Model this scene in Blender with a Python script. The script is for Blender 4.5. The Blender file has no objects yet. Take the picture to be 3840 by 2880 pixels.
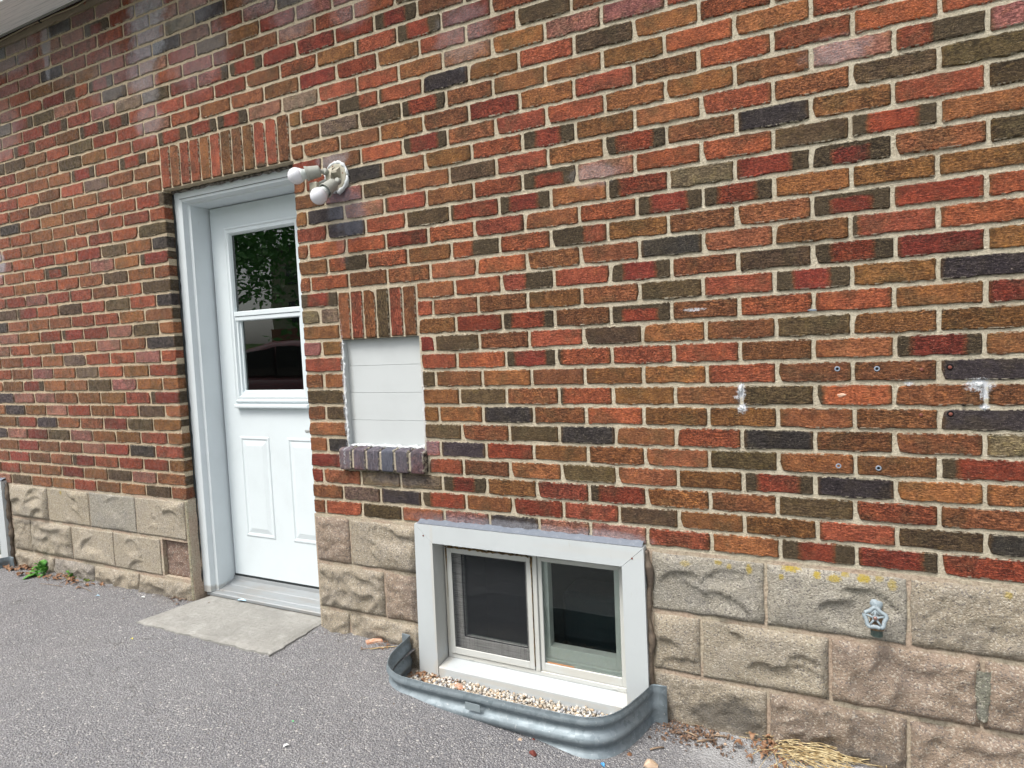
import bpy, bmesh, math, random
from mathutils import Vector, Matrix, noise
from mathutils.geometry import delaunay_2d_cdt
R = random.Random(7)
SC = bpy.context.scene
COL = SC.collection

# ------------------------------------------------------------------ camera
cd = bpy.data.cameras.new('camera'); cam = bpy.data.objects.new('camera', cd); COL.objects.link(cam)
cd.sensor_width = 36; cd.lens = 2293.64 / 3840 * 36; cd.clip_end = 500; cd.clip_start = 0.05
rt = Vector((0.90336953, 0.42671349, -0.04288465)); dn = Vector((-0.01179188, -0.07524406, -0.99709542)); fw = Vector((-0.42870088, 0.90125131, -0.06294143))
cam.matrix_world = Matrix.Translation((0.18359764, -2.18529355, 1.34398139)) @ Matrix((rt, -dn, -fw)).transposed().to_4x4()
SC.camera = cam
# ------------------------------------------------------------------ sky, sun, exposure
W = bpy.data.worlds.new('World'); SC.world = W; W.use_nodes = True
wn = W.node_tree; bgn = wn.nodes['Background']
sky = wn.nodes.new('ShaderNodeTexSky'); sky.sky_type = 'NISHITA'; sky.sun_disc = False
SUN_EL, SUN_AZ = math.radians(58), math.radians(205)
sky.sun_elevation = SUN_EL; sky.sun_rotation = SUN_AZ; sky.air_density = 1.0; sky.dust_density = 5.0; sky.ozone_density = 1.0
hs = wn.nodes.new('ShaderNodeHueSaturation'); hs.inputs['Saturation'].default_value = 0.3
wn.links.new(sky.outputs[0], hs.inputs['Color']); wn.links.new(hs.outputs[0], bgn.inputs['Color']); bgn.inputs['Strength'].default_value = 0.13
sl = bpy.data.lights.new('sun', 'SUN'); sl.energy = 1.7; sl.angle = math.radians(24); sl.color = (1.0, 0.95, 0.87)
so = bpy.data.objects.new('sun', sl); COL.objects.link(so)
sd = Vector((math.sin(SUN_AZ) * math.cos(SUN_EL), math.cos(SUN_AZ) * math.cos(SUN_EL), math.sin(SUN_EL)))
so.rotation_euler = sd.to_track_quat('Z', 'Y').to_euler(); so.location = (0, -6, 8)
SC.view_settings.view_transform = 'Standard'; SC.view_settings.look = 'None'; SC.view_settings.exposure = 0.88; SC.view_settings.gamma = 1.0
SC.view_settings.use_curve_mapping = False

# ------------------------------------------------------------------ node helpers
class NT:
    def __init__(s, name):
        s.m = bpy.data.materials.new(name); s.m.use_nodes = True; s.t = s.m.node_tree
        s.b = s.t.nodes['Principled BSDF']; s.out = s.t.nodes['Material Output']
    def n(s, ty, ins=None, **kw):
        x = s.t.nodes.new('ShaderNode' + ty)
        for k, v in kw.items(): setattr(x, k, v)
        for k, v in (ins or {}).items(): s.set(x.inputs[k], v)
        return x
    def set(s, sock, v):
        if isinstance(v, bpy.types.NodeSocket): s.t.links.new(v, sock)
        elif isinstance(v, bpy.types.Node): s.t.links.new(v.outputs[0], sock)
        else:
            if hasattr(sock.default_value, '__len__') and len(sock.default_value) == 4 and len(v) == 3: v = (*v, 1)
            sock.default_value = v
    def math(s, op, a, b=0.0, c=None, clamp=False):
        x = s.n('Math', operation=op, use_clamp=clamp); s.set(x.inputs[0], a); s.set(x.inputs[1], b)
        if c is not None: s.set(x.inputs[2], c)
        return x.outputs[0]
    def vm(s, op, a, b=None):
        x = s.n('VectorMath', operation=op); s.set(x.inputs[0], a)
        if b is not None: s.set(x.inputs[1], b)
        return x.outputs[1] if op in ('LENGTH', 'DISTANCE') else x.outputs[0]
    def mix(s, f, a, b, mode='MIX'):
        x = s.n('Mix', data_type='RGBA', blend_type=mode); s.set(x.inputs[0], f); s.set(x.inputs[6], a); s.set(x.inputs[7], b)
        return x.outputs[2]
    def noise(s, vec, scale, detail=4, rough=0.55, out=0):
        x = s.n('TexNoise'); s.set(x.inputs['Vector'], vec); x.inputs['Scale'].default_value = scale
        x.inputs['Detail'].default_value = detail; x.inputs['Roughness'].default_value = rough
        return x.outputs[out]
    def vor(s, vec, scale, feature='F1', out='Distance'):
        x = s.n('TexVoronoi', feature=feature); s.set(x.inputs['Vector'], vec); x.inputs['Scale'].default_value = scale
        return x.outputs[out]
    def mr(s, v, a, b, c=0.0, d=1.0, smooth=True):
        x = s.n('MapRange', interpolation_type='SMOOTHSTEP' if smooth else 'LINEAR')
        for i, q in enumerate((v, a, b, c, d)): s.set(x.inputs[i], q)
        return x.outputs[0]
    def pos(s): return s.n('NewGeometry').outputs['Position']
    def mapv(s, v, scale=(1, 1, 1), rot=(0, 0, 0), loc=(0, 0, 0)):
        x = s.n('Mapping'); s.set(x.inputs[0], v); x.inputs['Scale'].default_value = scale; x.inputs['Rotation'].default_value = rot; x.inputs['Location'].default_value = loc
        return x.outputs[0]
    def bump(s, h, strength=0.5, dist=0.003):
        x = s.n('Bump'); s.set(x.inputs['Height'], h); x.inputs['Strength'].default_value = strength; x.inputs['Distance'].default_value = dist
        s.t.links.new(x.outputs[0], s.b.inputs['Normal'])
    def spots(s, P, lst, edge=0.5, nz=0.5, nscale=30):
        """sum of soft elliptical stains in the wall plane: (x, z, rx, rz, amount)"""
        tot = None
        w = s.noise(P, nscale, 4, 0.6)
        for (x, z, rx, rz, a) in lst:
            v = s.mapv(P, scale=(1 / rx, 0, 1 / rz), loc=(-x / rx, 0, -z / rz))
            d = s.vm('LENGTH', v)
            d = s.math('ADD', d, s.math('MULTIPLY', s.math('SUBTRACT', w, 0.5), nz * 2))
            m = s.mr(d, edge, 1.15, a, 0.0)
            tot = m if tot is None else s.math('MAXIMUM', tot, m)
        return tot
    def fin(s, col, rough=0.8, spec=0.3, metal=0.0):
        s.set(s.b.inputs['Base Color'], col); s.set(s.b.inputs['Roughness'], rough); s.set(s.b.inputs['Specular IOR Level'], spec); s.set(s.b.inputs['Metallic'], metal)
        return s.m

HAZE = [(-2.85, 3.12, .17, .16, .95), (-2.86, 2.98, .16, .12, .85), (-2.93, 2.87, .14, .14, .6), (-2.88, 2.76, .09, .12, .5), (-3.74, 3.2, .06, .12, .9), (-3.745, 3.08, .03, .12, .7),
        (-4.1, 3.22, .3, .12, .6), (-3.5, 3.1, .3, .2, .25), (-2.5, 2.85, .25, .2, .3), (-3.2, 2.9, .2, .2, .3), (-2.9, 2.6, .12, .1, .4), (-4.3, 2.8, .25, .2, .3), (-2.0, 3.0, .2, .1, .35), (-3.3, 3.26, .3, .07, .3), (-4.43, 2.0, .06, .09, .9), (-1.69, 2.2, .1, .035, .5),
        (-1.87, 2.87, .14, .12, .3), (-1.54, 2.82, .12, .1, .3), (-1.0, 2.57, .14, .14, .3), (-2.55, 3.05, .2, .12, .3), (-0.49, 1.95, .1, .05, .35), (.29, 2.2, .1, .05, .4),
        (-0.9, .612, .42, .028, .5), (-0.5, .61, .2, .03, .5)]
BLUE = [(-1.5, .90, .26, .05, .95), (-1.66, 2.0, .09, .12, 1.0), (-1.60, 1.95, .08, .12, .9), (-1.57, 2.0, .08, .04, .4), (-1.5, .865, .26, .07, .8), (-1.25, .93, .05, .04, .7), (-1.42, .78, .22, .03, .45), (-1.15, .62, .3, .03, .45), (-1.66, 1.82, .04, .1, .3)]

PAINT = [(-.003, 1.155, .014, .032, 1), (.0, 1.1, .016, .018, 1), (-.012, 1.137, .016, .008, .8), (.65, 1.172, .035, .02, 1), (.662, 1.148, .012, .025, 1), (.662, 1.106, .014, .01, 1), (.476, 1.177, .012, .007, .9), (-.15, 1.44, .04, .006, .8), (-1.7, 1.15, .012, .3, .8), (-1.28, 1.1, .01, .2, .7)]
def brick_mat(kind):
    t = NT('brick_' + kind.lower())
    at = 'OBJECT' if kind == 'OBJECT' else 'GEOMETRY'
    tone = t.n('Attribute', attribute_type=at, attribute_name='tone').outputs['Color']
    ends = t.n('Attribute', attribute_type=at, attribute_name='ends').outputs['Vector']
    seed = t.n('Attribute', attribute_type=at, attribute_name='seed').outputs['Fac']
    uv = t.n('UVMap', uv_map='UVMap').outputs[0]
    P = t.pos()
    sep = t.n('SeparateXYZ'); t.set(sep.inputs[0], uv); u, v = sep.outputs[0], sep.outputs[1]
    se = t.n('SeparateXYZ'); t.set(se.inputs[0], ends)
    q = t.n('CombineXYZ'); t.set(q.inputs[0], u); t.set(q.inputs[1], v); t.set(q.inputs[2], seed); q = q.outputs[0]
    # flashed (burnt) ends: uv holds metres from the brick's centre, ends holds how far in they reach
    wob = t.math('MULTIPLY', t.math('SUBTRACT', t.noise(q, 40, 3, 0.6), 0.5), 0.02)
    l = t.mr(t.math('ADD', t.math('SUBTRACT', se.outputs[0], t.math('ADD', u, 0.105)), wob), -0.004, 0.006)
    r = t.mr(t.math('ADD', t.math('SUBTRACT', se.outputs[1], t.math('SUBTRACT', 0.105, u)), wob), -0.004, 0.006)
    tp = t.mr(t.math('ADD', t.math('SUBTRACT', se.outputs[2], t.math('SUBTRACT', 0.032, v)), wob), -0.004, 0.006)
    dark = t.math('MAXIMUM', t.math('MAXIMUM', l, r), tp)
    l2 = t.mr(t.math('ADD', t.math('SUBTRACT', se.outputs[0], t.math('ADD', u, 0.105)), wob), -0.016, 0.0)
    r2 = t.mr(t.math('ADD', t.math('SUBTRACT', se.outputs[1], t.math('SUBTRACT', 0.105, u)), wob), -0.016, 0.0)
    fr = t.math('MAXIMUM', l2, r2)
    mott = t.noise(q, 26, 4, 0.6)
    col = t.mix(t.mr(mott, 0.35, 0.75, 0.0, 0.55), tone, t.mix(1.0, tone, (0.52, 0.50, 0.62), 'MULTIPLY'))
    col = t.mix(t.mr(t.noise(t.vm('ADD', q, (3, 5, 1)), 34, 3, 0.6), 0.5, 0.75, 0.0, 0.55), col, t.mix(1.0, tone, (1.3, 1.3, 0.95), 'MULTIPLY'))
    col = t.mix(t.mr(t.noise(t.vm('ADD', q, (7, 2, 4)), 11, 3, 0.55), 0.48, 0.68, 0.0, 0.6), col, t.mix(0.5, t.mix(1.0, tone, (0.55, 0.85, 0.8), 'MULTIPLY'), (0.10, 0.062, 0.034)))
    col = t.mix(t.math('MULTIPLY', fr, 0.6), col, (0.115, 0.062, 0.02))
    col = t.mix(dark, col, t.mix(mott, (0.060, 0.044, 0.026), (0.105, 0.074, 0.040)))
    # bark-like wire-cut relief, running along the brick
    sv = t.mapv(q, scale=(48, 190, 1)); wv = t.noise(sv, 1.0, 6, 0.7)
    sv2 = t.mapv(q, scale=(130, 330, 1)); wv2 = t.noise(sv2, 1.0, 4, 0.7)
    wn_ = t.n('TexWhiteNoise', noise_dimensions='1D'); t.set(wn_.inputs['W'], seed); amt = t.mr(wn_.outputs['Value'], 0.0, 1.0, 0.35, 1.0, smooth=False)
    crack = t.math('MULTIPLY', t.mr(t.math('ABSOLUTE', t.math('SUBTRACT', wv, 0.47)), 0.0, 0.045, 1.0, 0.0), t.mr(mott, 0.3, 0.6, 0.35, 1.0))
    pit = t.mr(t.noise(q, 330, 2, 0.6), 0.62, 0.7)
    crack = t.math('MULTIPLY', crack, amt)
    col = t.mix(t.math('MULTIPLY', crack, 0.85), col, t.mix(1.0, col, (0.22, 0.2, 0.22), 'MULTIPLY'))
    col = t.mix(t.mr(wv2, 0.5, 0.66, 0, 0.8), col, t.mix(1.0, col, (0.34, 0.33, 0.36), 'MULTIPLY'))
    col = t.mix(t.mr(wv2, 0.34, 0.48, 0.85, 0.0), col, t.mix(1.0, col, (1.75, 1.8, 1.8), 'MULTIPLY'))
    col = t.mix(t.math('MULTIPLY', t.mr(t.noise(q, 420, 1, 0.5), 0.68, 0.74), 0.5), col, (0.45, 0.38, 0.28))
    gr = t.noise(q, 170, 3, 0.75); gr2 = t.noise(t.mapv(q, scale=(110, 240, 1)), 1.0, 3, 0.8)
    col = t.mix(t.math('MULTIPLY', t.mr(gr, 0.42, 0.54, 0.75, 0.0), amt), col, t.mix(1.0, col, (0.4, 0.38, 0.4), 'MULTIPLY'))
    col = t.mix(t.mr(gr2, 0.52, 0.66, 0.0, 0.8), col, t.mix(1.0, col, (1.6, 1.62, 1.65), 'MULTIPLY'))
    # efflorescence, cement smears and paint overspray that stay on the wall
    grit = t.noise(P, 260, 3, 0.7)
    hz = t.math('MULTIPLY', t.spots(P, HAZE), t.mr(grit, 0.3, 0.62, 0.35, 1.0))
    col = t.mix(t.math('MULTIPLY', hz, 0.9), col, (0.5, 0.51, 0.56))
    bl = t.math('MULTIPLY', t.spots(P, BLUE), t.mr(grit, 0.32, 0.6, 0.3, 1.0))
    col = t.mix(t.math('MULTIPLY', bl, 0.78), col, (0.155, 0.165, 0.21))
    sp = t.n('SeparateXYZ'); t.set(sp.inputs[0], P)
    left_pale = t.math('MULTIPLY', t.mr(sp.outputs[0], -1.5, -4.5, 0.02, 0.2, smooth=False), t.mr(t.noise(P, 60, 4), 0.35, 0.65))  # patchy paler tone, growing stronger towards the left end of the wall
    col = t.mix(left_pale, col, (0.42, 0.34, 0.32))
    # mortar smeared over the arris here and there
    ax = t.math('SUBTRACT', 0.0325, t.math('ABSOLUTE', v))
    sm = t.math('MULTIPLY', t.mr(ax, 0.002, 0.0065, 1.0, 0.0), t.mr(t.noise(P, 75, 3), 0.46, 0.58))
    col = t.mix(t.math('MULTIPLY', sm, 0.85), col, (0.44, 0.40, 0.31))
    wp = t.math('MULTIPLY', t.spots(P, PAINT, nscale=140, nz=.9), t.mr(grit, .35, .5))
    col = t.mix(wp, col, (.72, .75, .8))
    h = t.math('ADD', t.math('MULTIPLY', wv, 1.0), t.math('ADD', t.math('MULTIPLY', wv2, 0.45), t.math('MULTIPLY', gr, 0.6)))
    h = t.math('SUBTRACT', h, t.math('MULTIPLY', crack, 0.5))
    t.bump(h, 1.0, 0.0065)
    return t.fin(col, 0.85, 0.25)

def mortar_mat():
    t = NT('mortar'); P = t.pos()
    sp = t.n('SeparateXYZ'); t.set(sp.inputs[0], P)
    g = t.noise(P, 140, 5, 0.75); g2 = t.noise(P, 230, 3, 0.65); big = t.noise(P, 5, 4)
    base = t.mix(t.mr(sp.outputs[0], -3.2, -0.2, smooth=False), (0.66, 0.535, 0.38), (0.69, 0.63, 0.50))
    base = t.mix(t.mr(big, 0.35, 0.7, 0, 0.4), base, (0.5, 0.42, 0.31))
    col = t.mix(t.mr(g, 0.3, 0.62, 0.0, 1.0), t.mix(1.0, base, (0.66, 0.64, 0.60), 'MULTIPLY'), base)
    col = t.mix(t.mr(t.noise(P, 13, 4, .6), .55, .68, 0, .4), col, t.mix(1.0, base, (.62, .58, .52), 'MULTIPLY'))
    col = t.mix(t.mr(g2, 0.62, 0.7, 0.0, 0.75), col, (0.13, 0.12, 0.105))
    wp = t.spots(P, PAINT, nscale=140, nz=.9); col = t.mix(wp, col, (.72, .75, .8))
    col = t.mix(t.mr(g2, 0.3, 0.4, 0.5, 0.0), col, (0.72, 0.69, 0.6))
    hz = t.spots(P, BLUE); col = t.mix(t.math('MULTIPLY', hz, 0.35), col, (0.25, 0.25, 0.27))
    t.bump(t.math('ADD', g, t.math('MULTIPLY', g2, 0.5)), 1.0, 0.010)
    return t.fin(col, 0.95, 0.2)

LICH = [(.142, .567, .03, .014, 1), (.012, .546, .012, .02, .9), (-.089, .558, .014, .009, .8), (-.053, .549, .011, .01, .7), (.113, .537, .01, .012, .8), (.22, .555, .012, .012, 1), (.269, .55, .022, .013, .9),
        (.3, .565, .014, .01, .8), (.352, .559, .022, .014, 1), (.394, .562, .014, .012, .7), (.431, .547, .014, .02, .7), (.721, .553, .012, .012, .7), (-4.0, .55, .012, .015, .8), (-.2, .545, .02, .012, .5)]
DARK = [(-.04, .02, .1, .07, .85), (-.12, .0, .12, .05, .8), (.0, .0, .07, .08, .7), (.32, -.03, .2, .03, .7), (-1.6, .03, .1, .035, .75), (-1.5, .02, .06, .04, .8), (-1.37, .25, .025, .2, .5), (-3.15, .03, .2, .03, .5), (-4.35, .33, .2, .02, .5), (-3.7, .03, .3, .025, .4), (.62, -.06, .3, .04, .5)]
def block_mat():
    t = NT('cast_concrete'); P = t.pos()
    tint = t.n('Attribute', attribute_type='OBJECT', attribute_name='tone').outputs['Color']
    g = t.noise(P, 130, 5, 0.72); g2 = t.noise(P, 360, 2, 0.6); big = t.noise(P, 9, 4, 0.6)
    ag = t.vor(P, 210, out='Color'); agd = t.vor(P, 210)
    sa = t.n('SeparateColor'); t.set(sa.inputs[0], ag)
    col = t.mix(t.mr(g, 0.3, 0.65), t.mix(1.0, tint, (0.68, 0.66, 0.64), 'MULTIPLY'), tint)
    col = t.mix(t.mr(big, 0.4, 0.7, 0.0, 0.6), col, t.mix(1.0, tint, (0.78, 0.80, 0.88), 'MULTIPLY'))
    col = t.mix(t.mr(t.noise(P, 38, 4, .65), .52, .68, 0, .35), col, t.mix(1.0, tint, (0.5, 0.47, 0.45), 'MULTIPLY'))
    col = t.mix(t.math('MULTIPLY', t.mr(sa.outputs[0], 0.8, 0.9), 0.4), col, (0.62, 0.58, 0.5))
    col = t.mix(t.math('MULTIPLY', t.mr(sa.outputs[1], 0.88, 0.92), 0.65), col, (0.13, 0.12, 0.12))
    col = t.mix(t.mr(g2, 0.63, 0.7, 0, 0.6), col, (0.14, 0.125, 0.11))
    col = t.mix(t.math('MULTIPLY', t.spots(P, DARK), 0.85), col, (0.075, 0.07, 0.065))
    col = t.mix(t.math('MULTIPLY', t.spots(P, LICH, nscale=120, nz=0.8), t.mr(g, 0.3, 0.5, 0.3, 0.95)), col, (0.36, 0.27, 0.045))
    t.bump(t.math('ADD', t.math('ADD', g, t.math('MULTIPLY', g2, 0.4)), t.math('MULTIPLY', agd, -0.4)), 1.0, 0.006)
    return t.fin(col, 0.92, 0.2)

def joint_mat():
    t = NT('pink_pointing'); P = t.pos(); g = t.noise(P, 110, 5, 0.7)
    sp = t.n('SeparateXYZ'); t.set(sp.inputs[0], P)
    base = t.mix(t.mr(t.noise(P, 6, 3), 0.4, 0.65), (0.44, 0.345, 0.27), (0.45, 0.40, 0.31))
    col = t.mix(t.mr(g, 0.3, 0.6), t.mix(1.0, base, (0.6, 0.58, 0.56), 'MULTIPLY'), base)
    col = t.mix(t.mr(t.noise(P, 380, 2), 0.64, 0.7, 0, .6), col, (0.14, 0.11, 0.1))
    t.bump(g, 0.9, 0.006); return t.fin(col, 0.95, 0.2)

def plain(name, col, rough=0.5, spec=0.4, metal=0.0, dirt=None, ds=12, bump=0.0, bs=200, stretch=(1, 1, 1), amt=0.5, lo=0.5, hi=0.75):
    t = NT(name); P = t.pos(); Q = t.mapv(P, scale=stretch)
    c = col
    nz = t.noise(Q, ds, 5, 0.62)
    if dirt: c = t.mix(t.mr(nz, lo, hi, 0.0, amt), col, dirt)
    if bump: t.bump(t.noise(Q, bs, 4, 0.6), bump, 0.002)
    return t.fin(c, rough, spec, metal)

def paint_mat(name, col, spots=None, spotcol=(0.3, 0.22, 0.1)):
    t = NT(name); P = t.pos()
    n1 = t.noise(P, 7, 4, 0.6); n2 = t.noise(t.mapv(P, scale=(1, 1, .25)), 60, 4, 0.7)
    c = t.mix(t.mr(n1, 0.4, 0.75, 0, 0.35), col, tuple(k * .88 for k in col))
    c = t.mix(t.mr(n2, 0.62, 0.8, 0, 0.35), c, tuple(k * m for k, m in zip(col, (.8, .74, .64))))
    if spots: c = t.mix(t.math('MULTIPLY', t.spots(P, spots, nscale=50), 0.6), c, spotcol)
    t.bump(t.noise(P, 160, 3), 0.12, 0.001)
    return t.fin(c, 0.42, 0.45)

def asphalt_mat():
    t = NT('old_asphalt'); P = t.pos()
    d1 = t.vor(P, 145); c1 = t.vor(P, 145, out='Color'); c2 = t.vor(P, 310, out='Color'); d2 = t.vor(P, 310)
    s1 = t.n('SeparateColor'); t.set(s1.inputs[0], c1); s2 = t.n('SeparateColor'); t.set(s2.inputs[0], c2)
    big = t.noise(P, 1.6, 5, 0.6); mid = t.noise(P, 22, 4, 0.65)
    base = t.mix(t.mr(big, 0.35, 0.7), (0.228, 0.230, 0.240), (0.285, 0.285, 0.290))
    col = t.mix(t.mr(mid, 0.35, 0.7, 0.0, 0.45), base, (0.17, 0.165, 0.175))
    stone = t.mix(s1.outputs[0], (0.10, 0.10, 0.115), (0.50, 0.495, 0.50))
    col = t.mix(t.math('MULTIPLY', t.mr(d1, 0.25, 0.5, 1.0, 0.0), 0.8), t.mix(1.0, col, (.7, .7, .72), 'MULTIPLY'), stone)
    stone2 = t.mix(s2.outputs[0], (0.1, 0.1, 0.11), (0.5, 0.48, 0.46))
    col = t.mix(t.math('MULTIPLY', t.mr(s2.outputs[1], 0.5, 0.7), 0.45), col, stone2)
    col = t.mix(t.mr(s1.outputs[1], 0.975, 0.985, 0, 0.6), col, (0.55, 0.53, 0.5))
    cr = t.math('MULTIPLY', t.mr(t.math('ABSOLUTE', t.math('SUBTRACT', t.noise(P, 1.1, 6, .62), .5)), 0.0, 0.004, 1.0, 0.0), t.mr(t.noise(P, .9, 2), .5, .6))
    col = t.mix(t.math('MULTIPLY', cr, .7), col, (.06, .055, .05))
    col = t.mix(t.mr(t.noise(P, .8, 3), .55, .7, 0, .3), col, (.15, .145, .14))
    # cement-coloured patch where the driveway meets the wall on the right, dirt along the wall
    sp = t.n('SeparateXYZ'); t.set(sp.inputs[0], P)
    edge = t.math('ADD', t.math('MULTIPLY', sp.outputs[1], -1.0), t.math('MULTIPLY', t.math('SUBTRACT', t.noise(P, 7, 4), 0.5), 0.12))
    pm = t.math('MULTIPLY', t.mr(edge, 0.13, 0.3, 1.0, 0.0), t.mr(sp.outputs[0], -0.25, -0.1))
    col = t.mix(t.math('MULTIPLY', pm, 0.7), col, t.mix(t.noise(P, 260, 3), (0.25, 0.255, 0.27), (0.5, 0.5, 0.5)))
    dirt = t.math('MULTIPLY', t.mr(edge, -0.01, 0.05, 1.0, 0.0), t.mr(t.noise(P, 18, 4), 0.35, 0.6))
    col = t.mix(t.math('MULTIPLY', dirt, 0.6), col, (0.1, 0.075, 0.055))
    h = t.math('ADD', t.math('MULTIPLY', d1, -1.0), t.math('MULTIPLY', d2, -0.4)); h = t.math('ADD', h, t.math('MULTIPLY', mid, 0.6))
    t.bump(h, 1.0, 0.006)
    return t.fin(col, 0.9, 0.25)

def slab_mat():
    t = NT('broomed_concrete'); P = t.pos()
    br = t.noise(t.mapv(P, scale=(9, 190, 1), rot=(0, 0, .05)), 1.0, 4, 0.7); g = t.noise(P, 240, 4, 0.7); big = t.noise(P, 6, 4)
    col = t.mix(t.mr(big, 0.35, 0.7), (0.33, 0.325, 0.305), (0.265, 0.262, 0.245))
    col = t.mix(t.mr(br, 0.45, 0.65, 0, 0.35), col, (0.27, 0.26, 0.24))
    col = t.mix(t.mr(g, 0.58, 0.7, 0, 0.6), col, (0.2, 0.185, 0.16))
    m2 = t.noise(P, 45, 5, .7); col = t.mix(t.mr(m2, .45, .65, 0, .5), col, (.24, .235, .215)); col = t.mix(t.mr(t.noise(P, 14, 4, .6), .5, .7, 0, .35), col, (.46, .455, .44))
    t.bump(t.math('ADD', br, t.math('ADD', t.math('MULTIPLY', m2, 1.0), t.math('MULTIPLY', g, 0.6))), 1.0, 0.005)
    return t.fin(col, 0.9, 0.2)

def galv_mat():
    t = NT('galvanised_steel'); P = t.pos()
    c = t.vor(t.mapv(P, scale=(1, 1, 1)), 60, out='Color'); s = t.n('SeparateColor'); t.set(s.inputs[0], c)
    n = t.noise(P, 14, 5, 0.65)
    col = t.mix(s.outputs[0], (0.17, 0.21, 0.235), (0.25, 0.295, 0.325))
    col = t.mix(t.mr(n, 0.4, 0.7, 0, 0.6), col, (0.2, 0.235, 0.26))
    col = t.mix(t.mr(t.noise(P, 90, 4, 0.7), 0.62, 0.72, 0, 0.6), col, (0.62, 0.64, 0.64))
    t.bump(t.noise(P, 30, 3), 0.15, 0.003)
    return t.fin(col, t.mr(n, 0.3, 0.7, 0.48, 0.66), 0.5, 0.5)

def glass_mat(name, tint=(0.88, 0.94, 0.92), boost=1.0):
    t = NT(name); t.t.nodes.remove(t.b)
    fr = t.n('Fresnel'); fr.inputs[0].default_value = 1.5
    tr = t.n('BsdfTransparent'); tr.inputs[0].default_value = (*tint, 1); gl = t.n('BsdfGlossy'); gl.inputs['Roughness'].default_value = 0.0; gl.inputs['Color'].default_value = (.95, 1, .98, 1)
    P = t.pos(); bp = t.n('Bump'); t.set(bp.inputs['Height'], t.noise(P, 3.5, 2)); bp.inputs['Strength'].default_value = 0.06; bp.inputs['Distance'].default_value = 0.01
    t.set(gl.inputs['Normal'], bp.outputs[0])
    m = t.n('MixShader'); t.set(m.inputs[0], t.math('MULTIPLY', fr.outputs[0], boost, clamp=True)); t.set(m.inputs[1], tr.outputs[0]); t.set(m.inputs[2], gl.outputs[0])
    df = t.n('BsdfDiffuse'); df.inputs[0].default_value = (.35, .37, .36, 1)
    m2 = t.n('MixShader'); t.set(m2.inputs[0], t.mr(t.noise(P, 180, 4, .7), .68, .75, .003, .15)); t.set(m2.inputs[1], m.outputs[0]); t.set(m2.inputs[2], df.outputs[0])
    t.set(t.out.inputs[0], m2.outputs[0]); return t.m

def screen_mat():
    t = NT('insect_screen'); t.t.nodes.remove(t.b); P = t.pos()
    tr = t.n('BsdfTransparent'); df = t.n('BsdfDiffuse'); df.inputs[0].default_value = (.042, .045, .05, 1)
    w1 = t.noise(t.mapv(P, scale=(8, 1, 700)), 1.0, 2); w2 = t.noise(t.mapv(P, scale=(700, 1, 6)), 1.0, 2)
    f = t.math('ADD', 0.24, t.math('MULTIPLY', t.math('ADD', t.mr(w1, .45, .65), t.mr(w2, .5, .7)), 0.16))
    m = t.n('MixShader'); t.set(m.inputs[0], f); t.set(m.inputs[1], tr.outputs[0]); t.set(m.inputs[2], df.outputs[0])
    t.set(t.out.inputs[0], m.outputs[0]); return t.m

def leaf_mat(name, c1, c2, sc=8):
    t = NT(name); P = t.pos()
    c = t.mix(t.mr(t.noise(P, sc, 3), .35, .65), c1, c2)
    t.bump(t.noise(P, 90, 2), .3, .003)
    return t.fin(c, 0.6, 0.3)

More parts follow.
